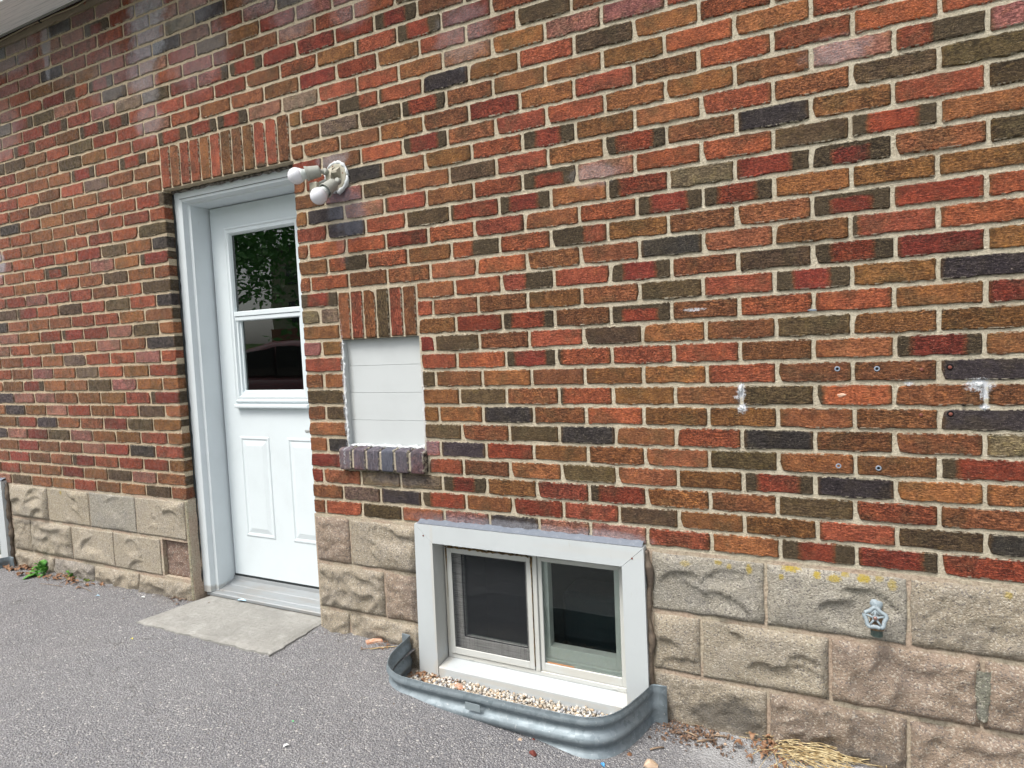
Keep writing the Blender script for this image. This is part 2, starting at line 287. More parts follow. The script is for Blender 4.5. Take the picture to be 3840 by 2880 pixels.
M = dict(brick=brick_mat('OBJECT'), bricks=brick_mat('GEOMETRY'), mortar=mortar_mat(), block=block_mat(), joint=joint_mat(), asphalt=asphalt_mat(), slab=slab_mat(), galv=galv_mat(),
    door=paint_mat('door_paint', (0.615, 0.675, 0.705), [(-2.8, .08, .05, .03, .5), (-2.76, .075, .06, .02, .8)], (0.28, 0.25, 0.2)),
    frame=paint_mat('frame_paint', (0.62, 0.67, 0.70), [(-2.8, .075, .06, .022, .9)], (0.24, 0.2, 0.15)),
    alu=paint_mat('white_capping', (0.475, 0.51, 0.525), [(-1.25, .3, .012, .35, .4), (-1.24, -.03, .03, .05, .5), (-.5, .56, .3, .02, .15), (-.43, -.03, .06, .05, .4), (-.8, -.045, .4, .012, .35)], (0.5, 0.42, 0.3)),
    vinyl=paint_mat('white_vinyl', (0.50, 0.51, 0.49), [(-1.24, .25, .012, .3, .5), (-.6, .02, .15, .02, .3), (-1.0, -.0, .3, .015, .3)], (0.42, 0.34, 0.22)),
    board=paint_mat('painted_board', (0.50, 0.53, 0.54), [(-1.69, 1.2, .02, .3, .3)], (0.45, 0.42, 0.36)),
    soffit=plain('textured_soffit', (0.92, 0.94, 0.93), 0.6, 0.3, dirt=(0.66, 0.70, 0.70), ds=1, stretch=(4, 260, 1), amt=0.8, lo=.45, hi=.62, bump=.4, bs=1),
    black=plain('black_gap', (0.012, 0.012, 0.013), 0.9, 0.1), gasket=plain('dark_gasket', (0.02, 0.024, 0.026), 0.5, 0.3),
    lintel=plain('rusty_lintel', (0.06, 0.052, 0.047), 0.9, 0.2, dirt=(0.22, 0.2, 0.18), ds=60, bump=1.0, bs=90, amt=.9, lo=.4, hi=.6),
    cable=plain('tan_cable', (0.30, 0.25, 0.17), 0.6, 0.3),
    seal_blue=plain('blue_grey_sealant', (0.16, 0.185, 0.225), 0.45, 0.4, dirt=(0.3, 0.32, 0.35), ds=60, bump=.6, bs=120),
    seal_brown=plain('brown_sealant', (0.16, 0.125, 0.095), 0.4, 0.4, dirt=(0.07, 0.055, 0.045), ds=30, bump=.8, bs=80, lo=.4, hi=.6, amt=.8),
    foam=plain('aged_foam', (0.2, 0.13, 0.05), 0.6, 0.3, dirt=(0.05, 0.03, 0.015), ds=70, bump=1, bs=120, lo=.4, hi=.6, amt=.9),
    putty=plain('white_filler', (0.58, 0.61, 0.63), 0.7, 0.3, dirt=(0.45, 0.47, 0.48), ds=90, bump=1.0, bs=160),
    lampgrey=plain('grey_lamp_body', (0.33, 0.34, 0.31), 0.45, 0.4, dirt=(0.3, 0.3, 0.27), ds=20),
    lamptan=plain('tan_lamp_body', (0.36, 0.34, 0.275), 0.5, 0.4, dirt=(0.33, 0.3, 0.24), ds=20),
    bulb=plain('milky_bulb', (0.68, 0.69, 0.74), 0.22, 0.5), bulbneck=plain('bulb_neck', (0.56, 0.60, 0.59), 0.35, 0.5),
    tapw=plain('chalky_tap', (0.24, 0.29, 0.32), 0.55, 0.4, dirt=(0.42, 0.45, 0.47), ds=90, bump=.5, bs=200),
    brass=plain('tarnished_brass', (0.17, 0.105, 0.06), 0.5, 0.5, 0.4, dirt=(0.09, 0.13, 0.11), ds=50),
    screw=plain('rusty_screw', (0.16, 0.05, 0.035), 0.6, 0.4), plug=plain('blue_grey_plug', (0.22, 0.26, 0.32), 0.5, 0.4),
    still=plain('aluminium_threshold', (0.29, 0.31, 0.325), 0.42, 0.5, 0.3, dirt=(0.27, 0.26, 0.245), ds=1, stretch=(5, 26, 1), amt=.7, lo=.42, hi=.7),
    glass=glass_mat('window_glass', (.94, .975, .965), .75), screen=screen_mat(), dglass=glass_mat('door_glass', (0.55, 0.62, 0.62), 2.6),
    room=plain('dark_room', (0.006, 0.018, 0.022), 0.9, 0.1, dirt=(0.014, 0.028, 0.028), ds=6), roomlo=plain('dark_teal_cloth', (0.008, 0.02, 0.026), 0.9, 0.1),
    pebble=None, soil=plain('dark_soil', (0.07, 0.055, 0.042), 0.95, 0.1, dirt=(0.13, 0.1, 0.075), ds=60, bump=1, bs=120),
    leaf=leaf_mat('weed_leaf', (0.05, 0.19, 0.03), (0.13, 0.33, 0.06), 40), moss=leaf_mat('moss_leaf', (0.09, 0.15, 0.025), (0.2, 0.25, 0.05), 60),
    straw=leaf_mat('dry_straw', (0.30, 0.21, 0.095), (0.60, 0.50, 0.30), 70), litter=leaf_mat('dead_leaf', (0.15, 0.07, 0.035), (0.27, 0.16, 0.095), 60), litterd=leaf_mat('dark_litter', (0.06, 0.04, 0.03), (0.2, 0.13, 0.09), 40),
    terra=leaf_mat('terracotta_shard', (0.5, 0.22, 0.13), (0.58, 0.42, 0.32), 60), stone=leaf_mat('tan_stone', (0.42, 0.3, 0.2), (0.55, 0.42, 0.32), 30), redchip=leaf_mat('red_brown_chip', (0.12, 0.03, 0.025), (0.2, 0.06, 0.045), 40),
    stick=leaf_mat('dry_stick', (0.16, 0.11, 0.075), (0.3, 0.22, 0.15), 30),
    paper=plain('pale_paper', (0.75, 0.76, 0.76), 0.7), blue=plain('blue_plastic', (0.08, 0.3, 0.6), 0.4), green=plain('green_plastic', (0.1, 0.6, 0.2), 0.5), yellow=plain('yellow_petal', (0.6, 0.55, 0.12), 0.6), chalk=plain('blue_chalk', (0.4, 0.58, 0.72), 0.9),
    lawn=leaf_mat('lawn_grass', (0.06, 0.14, 0.02), (0.12, 0.22, 0.035), 3), bark=plain('bark', (0.2, 0.19, 0.16), 0.9, dirt=(0.1, 0.09, 0.08), ds=5), canopy=leaf_mat('tree_leaves', (0.04, 0.17, 0.035), (0.12, 0.32, 0.07), 1.2),
    carred=plain('maroon_paint', (0.12, 0.012, 0.014), 0.18, 0.6), carglass=plain('car_glass', (0.01, 0.012, 0.012), 0.03, 0.8), tyre=plain('tyre_rubber', (0.02, 0.02, 0.02), 0.8), rim=plain('alloy_rim', (0.45, 0.45, 0.46), 0.3, 0.5, 0.8),
    farbrick=plain('far_brick', (0.26, 0.1, 0.07), 0.9, dirt=(0.16, 0.07, 0.05), ds=3), farwall=plain('far_render', (0.34, 0.31, 0.24), 0.9), farwin=plain('far_window', (0.02, 0.03, 0.035), 0.1, 0.6), farroof=plain('far_roof', (0.09, 0.085, 0.08), 0.9))
def pebble_mat():
    t = NT('pea_gravel'); c = t.n('Attribute', attribute_type='GEOMETRY', attribute_name='tone').outputs['Color']
    t.bump(t.noise(t.pos(), 300, 2), .3, .002); return t.fin(c, .75, .3)
M['pebble'] = pebble_mat()
M['sash'] = plain('grey_white_sash', (.60, .60, .58), .5, .4, dirt=(.5, .48, .42), ds=14)
M['sand'] = plain('sandy_bed', (.34, .30, .25), .95, .2, dirt=(.2, .17, .14), ds=80, bump=1, bs=150)

# ------------------------------------------------------------------ object helpers
ORG = {}
def root(name, loc, label=None, cat=None, group=None, parent=None):
    o = bpy.data.objects.new(name, None); COL.objects.link(o); o.empty_display_size = .05
    ORG[o.name] = Vector(loc)
    if parent is not None: o.parent = parent; o.location = Vector(loc) - ORG[parent.name]
    else: o.location = loc
    if label: o['label'] = label
    if cat: o['category'] = cat
    if group: o['group'] = group
    return o
def put(name, verts, faces, mat, parent=None, smooth=False, at=None, uvs=None):
    """link world-space geometry as one mesh object whose origin sits at its foot (or at `at`)"""
    vs = [Vector(v) for v in verts]
    if at is None:
        xs = [v.x for v in vs]; ys = [v.y for v in vs]; zs = [v.z for v in vs]
        at = Vector(((min(xs) + max(xs)) / 2, (min(ys) + max(ys)) / 2, min(zs)))
    at = Vector(at); me = bpy.data.meshes.new(name)
    me.from_pydata([v - at for v in vs], [], faces); me.materials.append(mat)
    if smooth: me.polygons.foreach_set('use_smooth', [True] * len(me.polygons))
    if uvs:
        l = me.uv_layers.new(name='UVMap')
        for lp in me.loops: l.data[lp.index].uv = uvs[lp.vertex_index]
    me.update()
    o = bpy.data.objects.new(name, me); COL.objects.link(o); ORG[o.name] = at
    if parent is not None: o.parent = parent; o.location = at - ORG[parent.name]
    else: o.location = at
    return o
def tag(o, label=None, cat=None, group=None, kind=None):
    for k, v in (('label', label), ('category', cat), ('group', group), ('kind', kind)):
        if v: o[k] = v
    return o
class MB:
    def __init__(s): s.v = []; s.f = []
    def add(s, v, f):
        n = len(s.v); s.v += [tuple(x) for x in v]; s.f += [tuple(i + n for i in q) for q in f]; return s
    def bm(s, b):
        b.verts.index_update(); return s.add([x.co[:] for x in b.verts], [[q.index for q in f.verts] for f in b.faces])
    def box(s, x0, x1, y0, y1, z0, z1, bev=0.0, seg=1):
        b = bmesh.new(); bmesh.ops.create_cube(b, size=1)
        for v in b.verts: v.co = Vector((x0 + (v.co.x + .5) * (x1 - x0), y0 + (v.co.y + .5) * (y1 - y0), z0 + (v.co.z + .5) * (z1 - z0)))
        if bev: bmesh.ops.bevel(b, geom=b.edges[:], offset=bev, segments=seg, affect='EDGES', profile=.5)
        s.bm(b); b.free(); return s
    def prism(s, poly, axis, a, c):
        """extrude a closed 2-D polygon along an axis: 'x' takes (y,z), 'y' takes (x,z), 'z' takes (x,y)"""
        n = len(poly); P = {'x': lambda p, t: (t, p[0], p[1]), 'y': lambda p, t: (p[0], t, p[1]), 'z': lambda p, t: (p[0], p[1], t)}[axis]
        b = bmesh.new(); A = [b.verts.new(P(p, a)) for p in poly]; B = [b.verts.new(P(p, c)) for p in poly]
        b.faces.new(A); b.faces.new(B[::-1])
        for i in range(n): b.faces.new((A[i], B[i], B[(i + 1) % n], A[(i + 1) % n]))
        bmesh.ops.recalc_face_normals(b, faces=b.faces[:]); s.bm(b); b.free(); return s
    def tube(s, pts, rad, n=10, jit=0, caps=True, flat=1.0):
        pts = [Vector(p) for p in pts]; m = len(pts); rr = rad if isinstance(rad, (list, tuple)) else [rad] * m
        vs = []; up = Vector((0.13, 0.21, 1)).normalized()
        for i, p in enumerate(pts):
            d = (pts[min(i + 1, m - 1)] - pts[max(i - 1, 0)]).normalized()
            if abs(d.dot(up)) > .97: up = Vector((1, .1, 0)).normalized()
            a = d.cross(up).normalized(); b = d.cross(a).normalized()
            for k in range(n):
                t = 2 * math.pi * k / n; r = rr[i] * (1 + (R.uniform(-jit, jit) if jit else 0))
                vs.append(p + a * math.cos(t) * r + b * math.sin(t) * r * flat)
        fs = [(i * n + k, i * n + (k + 1) % n, (i + 1) * n + (k + 1) % n, (i + 1) * n + k) for i in range(m - 1) for k in range(n)]
        if caps: fs += [tuple(range(n))[::-1], tuple(range((m - 1) * n, m * n))]
        return s.add(vs, fs)
    def lathe(s, c, ax, prof, n=24):
        """profile (distance along the axis, radius) turned about an axis"""
        c = Vector(c); ax = Vector(ax).normalized(); a = ax.cross(Vector((0.3, 0.2, 1))).normalized(); b = ax.cross(a)
        vs = []
        for t, r in prof:
            for k in range(n):
                q = 2 * math.pi * k / n; vs.append(c + ax * t + (a * math.cos(q) + b * math.sin(q)) * max(r, 1e-4))
        m = len(prof); fs = [(i * n + k, (i + 1) * n + k, (i + 1) * n + (k + 1) % n, i * n + (k + 1) % n) for i in range(m - 1) for k in range(n)]
        fs += [tuple(range(n)), tuple(range((m - 1) * n, m * n))[::-1]]
        return s.add(vs, fs)
    def rings(s, loops, close=True):
        """rectangular loops (x0,x1,z0,z1,y): skinned one into the next, for mouldings and frames"""
        vs = []
        for (x0, x1, z0, z1, y) in loops: vs += [(x0, y, z0), (x1, y, z0), (x1, y, z1), (x0, y, z1)]
        fs = [(i * 4 + k, i * 4 + (k + 1) % 4, (i + 1) * 4 + (k + 1) % 4, (i + 1) * 4 + k) for i in range(len(loops) - 1) for k in range(4)]
        if close: i = len(loops) - 1; fs.append(tuple(i * 4 + k for k in range(4)))
        return s.add(vs, fs)
    def put(s, name, mat, parent=None, smooth=False, at=None): return put(name, s.v, s.f, mat, parent, smooth, at)

# ================================================================== the house
house = root('brick_house', (-2, .1, 0), 'house wall of mixed red, orange and brown rug-face bricks on a rock-faced concrete block base', 'house')

# ---- brick field laid out course by course, colours read brick by brick
L_, H_, Z0 = .2197, .0748, 1.144
KX = (-0.00378, 0.00937, 0.05094, 0.02616, -0.00325, 0.00243, 0.00442, 0.00454, 0.00047)
KZ = (-0.00109, -0.0009, -0.00211, -0.00073, -0.00708, 0.00657, -0.00085, 0.0043, 0.00424)
def warp(c, r):
    c = max(-44, min(8, c)) / 20; r = max(-8, min(29, r)) / 10
    b = (1, c, c * c, c ** 3, r, r * r, r * c, r * c * c, r * r * c)
    return sum(x * y for x, y in zip(b, KX)), sum(x * y for x, y in zip(b, KZ))
PAL = dict(r=(.345, .090, .044), o=(.315, .118, .048), b=(.255, .107, .041), d=(.120, .078, .040), k=(.052, .043, .043), w=(.25, .048, .027), p=(.36, .150, .110), g=(.23, .165, .105))
FLASH = dict(f=('w', .04, .045, 0), h=('w', .045, .05, .018), F=('w', .035, 0, 0), G=('w', 0, .04, 0), J=('r', 0, .11, 0), L=('r', .11, 0, 0))
ROW = {  # course: (start column, letters) per stretch, left to right
 28: [(-40, 'kppkwp')], 27: [(-39, 'prpphwpw')], 26: [(-40, 'rpprrrpppr')], 25: [(-39, 'ppkrrrpgkbp')], 24: [(-40, 'rrbbbrpkbrpd')], 23: [(-39, 'rrwLfrpwdbwprb')],
 22: [(-40, 'dGdprdprwwbprrd')], 21: [(-39, 'rwfrpgdwGfwwwfbw')], 20: [(-40, 'rfrbffrrrwbrbrfwr')], 19: [(-39, 'dbrdwwproobwwbrrdbr')], 18: [(-40, 'rbodbrrfffpgrrooopprr')],
 17: [(-41, 'rroofrfo'), (-19, 'brLrkbrdorr')], 16: [(-42, 'rrrbrgob'), (-18, 'bgdfobobrorr')], 15: [(-41, 'rrdboroo'), (-19, 'oobobworbrrrr')], 14: [(-42, 'rkrobrrG'), (-18, 'wbrforrooopJp')],
 13: [(-41, 'rrooorrr'), (-19, 'orkobrfboroddo'[:13] + 'o')], 12: [(-42, 'rroorrrd'), (-18, 'bpdodrofbkbrd')], 11: [(-41, 'prwrwdok'), (-19, 'bkprbrhprrdfo')], 10: [(-42, 'porhopoF'), (-18, 'rkrdwfoFgGhod')],
 9: [(-41, 'rorrodoo'), (-19, 'orrwrrorffobb')], 8: [(-42, 'rwprrbrd'), (-18, 'bJrbJrLbbohwr')], 7: [(-43, 'ddFrdrdrk'), (-19, 'orboorbokobrr')], 6: [(-42, 'kooorrob'), (-12, 'orJrfodfwb')],
 5: [(-43, 'rpowFwpdo'), (-13, 'robbodrfbk')], 4: [(-42, 'prbFopok'), (-12, 'bwfbhbrrow')], 3: [(-43, 'rowogrrpr'), (-13, 'wdordobdbb')], 2: [(-42, 'rbpogrbr'), (-12, 'rrfrrrbofb')],
 1: [(-43, 'obGobdpoo'), (-13, 'dbobborbbk')], 0: [(-42, 'kppobbrF'), (-12, 'bdorbbdrob')], -1: [(-43, 'okbpwbrdo'), (-13, 'bokorbbobk')], -2: [(-42, 'bFkoowdb'), (-12, 'dodkbrkbog')],
 -3: [(-43, 'kpwdpobro'), (-13, 'pkwboodobF')], -4: [(-42, 'bwbopwkr'), (-12, 'rbodobfkoo')], -5: [(-43, 'rwboFrwwb'), (-19, 'woggfbrFoodro')], -6: [(-42, 'wbowbdpb'), (-18, 'bgkFowrdbbrdk')],
 -7: [(-43, 'pdobwbbdo'), (-19, 'ordopkpproofGw'[:3] + 'opkpprofGw')]}
PIER = {6: 'f', 5: 'gg', 4: 'b', 3: 'pb', 2: 'r', 1: 'oo', 0: 'd', -1: 'od', -2: 'o', -3: 'ok', -4: 'w'}
DOORX0, DOORX1, DOORTOP = -2.832, -1.927, 2.232
XMIN, XMAX = -6.1, 1.75
lookup = {}
for r, segs in ROW.items():
    for c0, s in segs:
        for i, ch in enumerate(s): lookup[(r, c0 + 2 * i)] = ch
def openings(r):
    """stretches of wall a course may not enter"""
    z = Z0 + r * H_; o = []
    if z < DOORTOP: o.append((DOORX0, DOORX1))
    elif 14.6 < r < 17.6: o.append((-2.838, -1.934))
    if r in (4, 5, 6): o.append((-1.712, -1.286))
    if -3 <= r <= 3: o.append((-1.703, -1.281))
    if r == -4: o.append((-1.735, -1.270))
    return o
cells = []   # x0, x1, z, letter
for r in range(-7, 30):
    c = -58 + (r % 2)
    while c * L_ / 2 < XMAX:
        dx, dz = warp(c, r); dx2, dz2 = warp(c + 2, r)
        jr = random.Random(r * 977 + c); jr2 = random.Random(r * 977 + c + 2)
        x0 = c * L_ / 2 + dx + jr.uniform(-.004, .004); x1 = (c + 2) * L_ / 2 + dx2 + jr2.uniform(-.004, .004)
        z = Z0 + r * H_ + (dz + dz2) / 2
        ch = lookup.get((r, c)) or jr.choice('rrrroooobbbdkwpfr')
        pieces = [(x0, x1)]
        for a, b in openings(r):
            nxt = []
            for p, q in pieces:
                if q <= a or p >= b: nxt.append((p, q)); continue
                if p < a: nxt.append((p, a))
                if q > b: nxt.append((b, q))
            pieces = nxt
        for p, q in pieces:
            if -1.93 < (p + q) / 2 < -1.69 and r in PIER: continue
            cells.append([p, q, z, ch, r])
        c += 2
for r, s in PIER.items():
    z = Z0 + r * H_ + warp(-17, r)[1]
    if len(s) == 1: cells.append([DOORX1, -1.708 if r > 3 else (-1.735 if r == -4 else -1.701), z, s, r])
    else: cells.append([DOORX1, -1.822, z, s[0], r]); cells.append([-1.818, -1.706 if r > 3 else -1.700, z, s[1], r])
cells.sort(key=lambda t: (t[4], t[0]))
# very short offcuts join their neighbour, as a mason would cut them
out = []
for t in cells:
    if out and out[-1][4] == t[4] and abs(out[-1][1] - t[0]) < .006 and (t[1] - t[0] < .055 or out[-1][1] - out[-1][0] < .055) and (t[1] - out[-1][0] < .29):
        keep = out[-1][3] if out[-1][1] - out[-1][0] > t[1] - t[0] else t[3]; out[-1][1] = t[1]; out[-1][3] = keep
    elif t[1] - t[0] > .022: out.append(t)
cells = out

def brick_shape(w, h, seed, dep=.055):
    """rough-edged brick: centred, front towards -Y; returns verts, faces, uvs in metres"""
    q = random.Random(seed); hw, hh = w / 2, h / 2; nx = 7 if w > .12 else 3
    j = lambda a=.0022: q.uniform(-a, a)
    top = [(-hw + .004 + (2 * hw - .008) * i / nx, hh + j()) for i in range(nx + 1)]
    o = [(-hw + j(.001), -hh + .004), (-hw + j(), 0.0), (-hw + j(.001), hh - .004)] + top + [(hw + j(.001), hh - .004), (hw + j(), 0.0), (hw + j(.001), -hh + .004)]
    o += [(x, -y + j()) for x, y in [(a, b - j(.001)) for a, b in top[::-1]]]
    if q.random() < .38:   # a knocked-off corner
        sx, sz, cut = q.choice((-1, 1)), q.choice((-1, 1)), q.uniform(.004, .010)
        o = [(x - sx * cut * k, y - sz * cut * .8 * k) for x, y in o for k in [max(0, 1 - math.hypot(x - sx * hw, y - sz * hh) / .022)]]
    n = len(o); ins = []
    for x, y in o: ins.append((x - math.copysign(min(.0035, abs(x)), x) * (1 if abs(abs(x) - hw) < .006 else .4), y - math.copysign(min(.0032, abs(y)), y) * (1 if abs(abs(y) - hh) < .006 else 0)))
    v = [(x, -.0022 + q.uniform(-.0006, .0006), y) for x, y in ins] + [(x, .0012, y) for x, y in o] + [(x, dep, y) for x, y in o]
    f = [tuple(range(n))[::-1]]
    for k in range(2):
        for i in range(n): f.append((k * n + i, k * n + (i + 1) % n, (k + 1) * n + (i + 1) % n, (k + 1) * n + i))
    uv = [(x, y) for x, y in ins] + o + [(x + math.copysign(.05, x) if abs(abs(x) - hw) < .006 else x, y) for x, y in o]
    b = bmesh.new(); bv = [b.verts.new(p) for p in v]
    for q_ in f: b.faces.new([bv[i] for i in q_])
    bmesh.ops.recalc_face_normals(b, faces=b.faces[:]); f = [[x.index for x in q_.verts] for q_ in b.faces] if (b.verts.index_update() or True) else f
    b.free(); return v, f, uv
def look_of(ch, seed, w):
    q = random.Random(seed * 13 + 5)
    if ch in FLASH: base, l, r_, t_ = FLASH[ch]
    else:
        base, l, r_, t_ = ch, 0, 0, 0
        if ch in 'rw' and q.random() < .12: l = .012
    k = q.uniform(.84, 1.18); h = q.uniform(-.12, .12)
    c = PAL[base]; tone = (min(.6, c[0] * k * (1 + h * .3)), c[1] * k * (1 + h), c[2] * k * (1 - h * .5))
    if ch == 'f': tone = tuple(a * 1.05 for a in tone)
    off = .105 - w / 2   # uv is in metres from the centre; the mask counts from a full brick's end
    je = q.uniform(.8, 1.25)
    # uvs are scaled to a full brick length, so the flashed ends always show
    return tone, (l * je, r_ * je, t_)
# which bricks show largest: projected area
Cm = cam.matrix_world.inverted(); FX = cd.lens / 36
def seen(x, z):
    p = Cm @ Vector((x, 0, z))
    if p.z > -.1: return None
    return (.5 + FX * p.x / -p.z, .5 + FX * p.y / -p.z / .75, -p.z)
wall = None
# the mortar bed: one body with openings, faces a few millimetres behind the bricks
mb = MB(); YM = .0034
TOPZ, BOTZ = 3.36, .583
def mslab(x0, x1, z0, z1): mb.box(x0, x1, YM, .2, z0, z1)
mslab(XMIN, DOORX0 - .003, BOTZ, TOPZ); mslab(DOORX0 - .003, DOORX1 + .003, DOORTOP + .004, TOPZ)
mslab(DOORX1 + .003, -1.700, BOTZ, TOPZ); mslab(-1.700, -1.284, 1.402, TOPZ); mslab(-1.700, -1.284, BOTZ, .905); mslab(-1.284, XMAX, BOTZ, TOPZ)
wall = mb.put('wall', M['mortar'], house, at=(-2, .1, .583))
protos = {}
def proto(kind, i):
    if (kind, i) not in protos:
        w, h = dict(full=(.209, .0626), half=(.098, .0626), header=(.0626, .209))[kind]
        v, f, uv = brick_shape(w, h, i * 31 + len(kind)) if kind != 'header' else brick_shape(.209, .0635, i * 31 + 99)
        me = bpy.data.meshes.new('brick'); 
        if kind == 'header': v = [(z, y, x) for x, y, z in v]; f = [q[::-1] for q in f]
        me.from_pydata(v, [], f); l = me.uv_layers.new(name='UVMap')
        for lp in me.loops: l.data[lp.index].uv = uv[lp.vertex_index]
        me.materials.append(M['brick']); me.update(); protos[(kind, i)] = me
    return protos[(kind, i)]
def lay(me, x, z, sx, sz, tone, ends, seed, y=0.0, rot=0.0, name='brick', parent=None):
    parent = parent or wall
    o = bpy.data.objects.new(name, me); COL.objects.link(o); o.parent = parent
    o.location = Vector((x, y, z)) - ORG[parent.name]; o.scale = (sx, 1, sz); o.rotation_euler = (0, rot, 0)
    o['tone'] = tone; o['ends'] = ends; o['seed'] = seed
    return o
scored = []
for i, (x0, x1, z, ch, r) in enumerate(cells):
    x0g, x1g = x0 + .0060, x1 - .0060
    if abs(x0 - DOORX1) < .001: x0g = x0
    if abs(x1 - DOORX0) < .001: x1g = x1
    a = seen((x0g + x1g) / 2, z); area = 0
    if a and -.01 < a[0] < 1.01 and -.01 < a[1] < 1.01: area = (x1g - x0g) / a[2] ** 3
    scored.append((area, i, x0g, x1g, z, ch, r))
scored.sort(reverse=True)
NIND = 300 - 24
for n, (area, i, x0, x1, z, ch, r) in enumerate(scored[:NIND]):
    w = x1 - x0; kind = 'full' if w > .13 else 'half'; q = random.Random(i)
    me = proto(kind, q.randrange(14 if kind == 'full' else 6)); tone, ends = look_of(ch, i, w)
    lay(me, (x0 + x1) / 2, z, w / (.209 if kind == 'full' else .098), q.uniform(.97, 1.03), tone, ends, q.random() * 50, y=q.uniform(-.0012, .0012), rot=q.uniform(-.004, .004))
# the rest of the field, too many to keep singly
V, F, UV, TN, EN, SD = [], [], [], [], [], []
for n, (area, i, x0, x1, z, ch, r) in enumerate(scored[NIND:]):
    w = x1 - x0; q = random.Random(i); v, f, uv = brick_shape(w, .0626 * q.uniform(.97, 1.03), i)
    tone, ends = look_of(ch, i, w); b = len(V); cx = (x0 + x1) / 2; yy = q.uniform(-.0012, .0012); ro = q.uniform(-.004, .004); s = q.random() * 50
    V += [(cx + p[0], p[1] + yy, z + p[2] + p[0] * ro) for p in v]; F += [[b + k for k in g] for g in f]
    us = .209 / w if .12 < w < .26 else 1
    UV += [(a * us, c) for a, c in uv]; TN += [(*tone, 1)] * len(v); EN += [ends] * len(v); SD += [s] * len(v)
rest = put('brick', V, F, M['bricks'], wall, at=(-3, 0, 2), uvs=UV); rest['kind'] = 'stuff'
me = rest.data
a = me.attributes.new('tone', 'FLOAT_COLOR', 'POINT'); a.data.foreach_set('color', [x for t in TN for x in t])
a = me.attributes.new('ends', 'FLOAT_VECTOR', 'POINT'); a.data.foreach_set('vector', [x for t in EN for x in t])
a = me.attributes.new('seed', 'FLOAT', 'POINT'); a.data.foreach_set('value', SD)
# soldier courses over the door and over the blocked opening
def soldiers(xs, z0, z1, letters, tilt):
    for i, ch in enumerate(letters):
        w = xs[i + 1] - xs[i] - .010; q = random.Random(int(xs[i] * 1000)); tone, ends = look_of(ch, int(abs(xs[i]) * 999), .2)
        lay(proto('header', q.randrange(6)), (xs[i] + xs[i + 1]) / 2, (z0 + z1) / 2 + q.uniform(-.001, .001), w / .0635, (z1 - z0) / .209, tone, ends, q.random() * 50, rot=tilt, y=-.001)
def even(a, b, n): return [a + (b - a) * i / n for i in range(n + 1)]
soldiers(even(-2.836, -1.936, 12), 2.240, 2.448, 'rorrorbbbrrb', 0.0)
soldiers(even(-1.711, -1.287, 6), 1.405, 1.613, 'orodrb', 0.0)
# brick sill under the blocked opening: proud of the wall, sloping, smeared with grey
for i, ch in enumerate('pwpkpw'):
    xs = even(-1.735, -1.272, 6); a, b = xs[i] + (.005 if i else 0), xs[i + 1] - (.005 if i < 5 else 0); q = random.Random(i + 70)
    bm_ = bmesh.new(); bmesh.ops.create_cube(bm_, size=1)
    for v in bm_.verts:
        x = a + (v.co.x + .5) * (b - a); y = -.03 if v.co.y < 0 else .05; z = .812 if v.co.z < 0 else (.908 if v.co.y < 0 else .922)
        v.co = Vector((x + q.uniform(-.0015, .0015), y + q.uniform(-.002, .002), z + q.uniform(-.0015, .0015)))
    bmesh.ops.bevel(bm_, geom=bm_.edges[:], offset=.009, segments=3, affect='EDGES', profile=.5)
    bm_.verts.index_update(); vs = [v.co[:] for v in bm_.verts]; fs = [[v.index for v in f.verts] for f in bm_.faces]; bm_.free()
    cx = (a + b) / 2
    o = put('brick', vs, fs, M['brick'], wall, uvs=[(v[2] - .86, v[0] - cx) for v in vs])
    o['tone'] = dict(p=(.19, .13, .135), w=(.2, .1, .1), k=(.07, .075, .10))[ch]; o['ends'] = (0., 0., 0.); o['seed'] = q.random() * 40; o['label'] = 'sill brick laid on edge, smeared grey'
MB().box(-1.722, -1.285, -.022, .045, .818, .9, .004).put('mortar_bed', M['mortar'], wall)
# soft strip of old render under the soffit
vs = []; fs = []
n = 120
for i in range(n + 1):
    x = XMIN + (XMAX - XMIN) * i / n
    for k, z in enumerate((3.283, 3.296, 3.325)): vs.append((x, -.004 + R.uniform(-.003, .002), z + (R.uniform(-.007, .007) if k == 0 else 0)))
for i in range(n):
    for k in range(2): fs.append((i * 3 + k, (i + 1) * 3 + k, (i + 1) * 3 + k + 1, i * 3 + k + 1))
put('render_strip', vs, fs, plain('dirty_render', (.24, .19, .155), .95, .2, dirt=(.12, .095, .085), ds=25, bump=1, bs=70), wall)

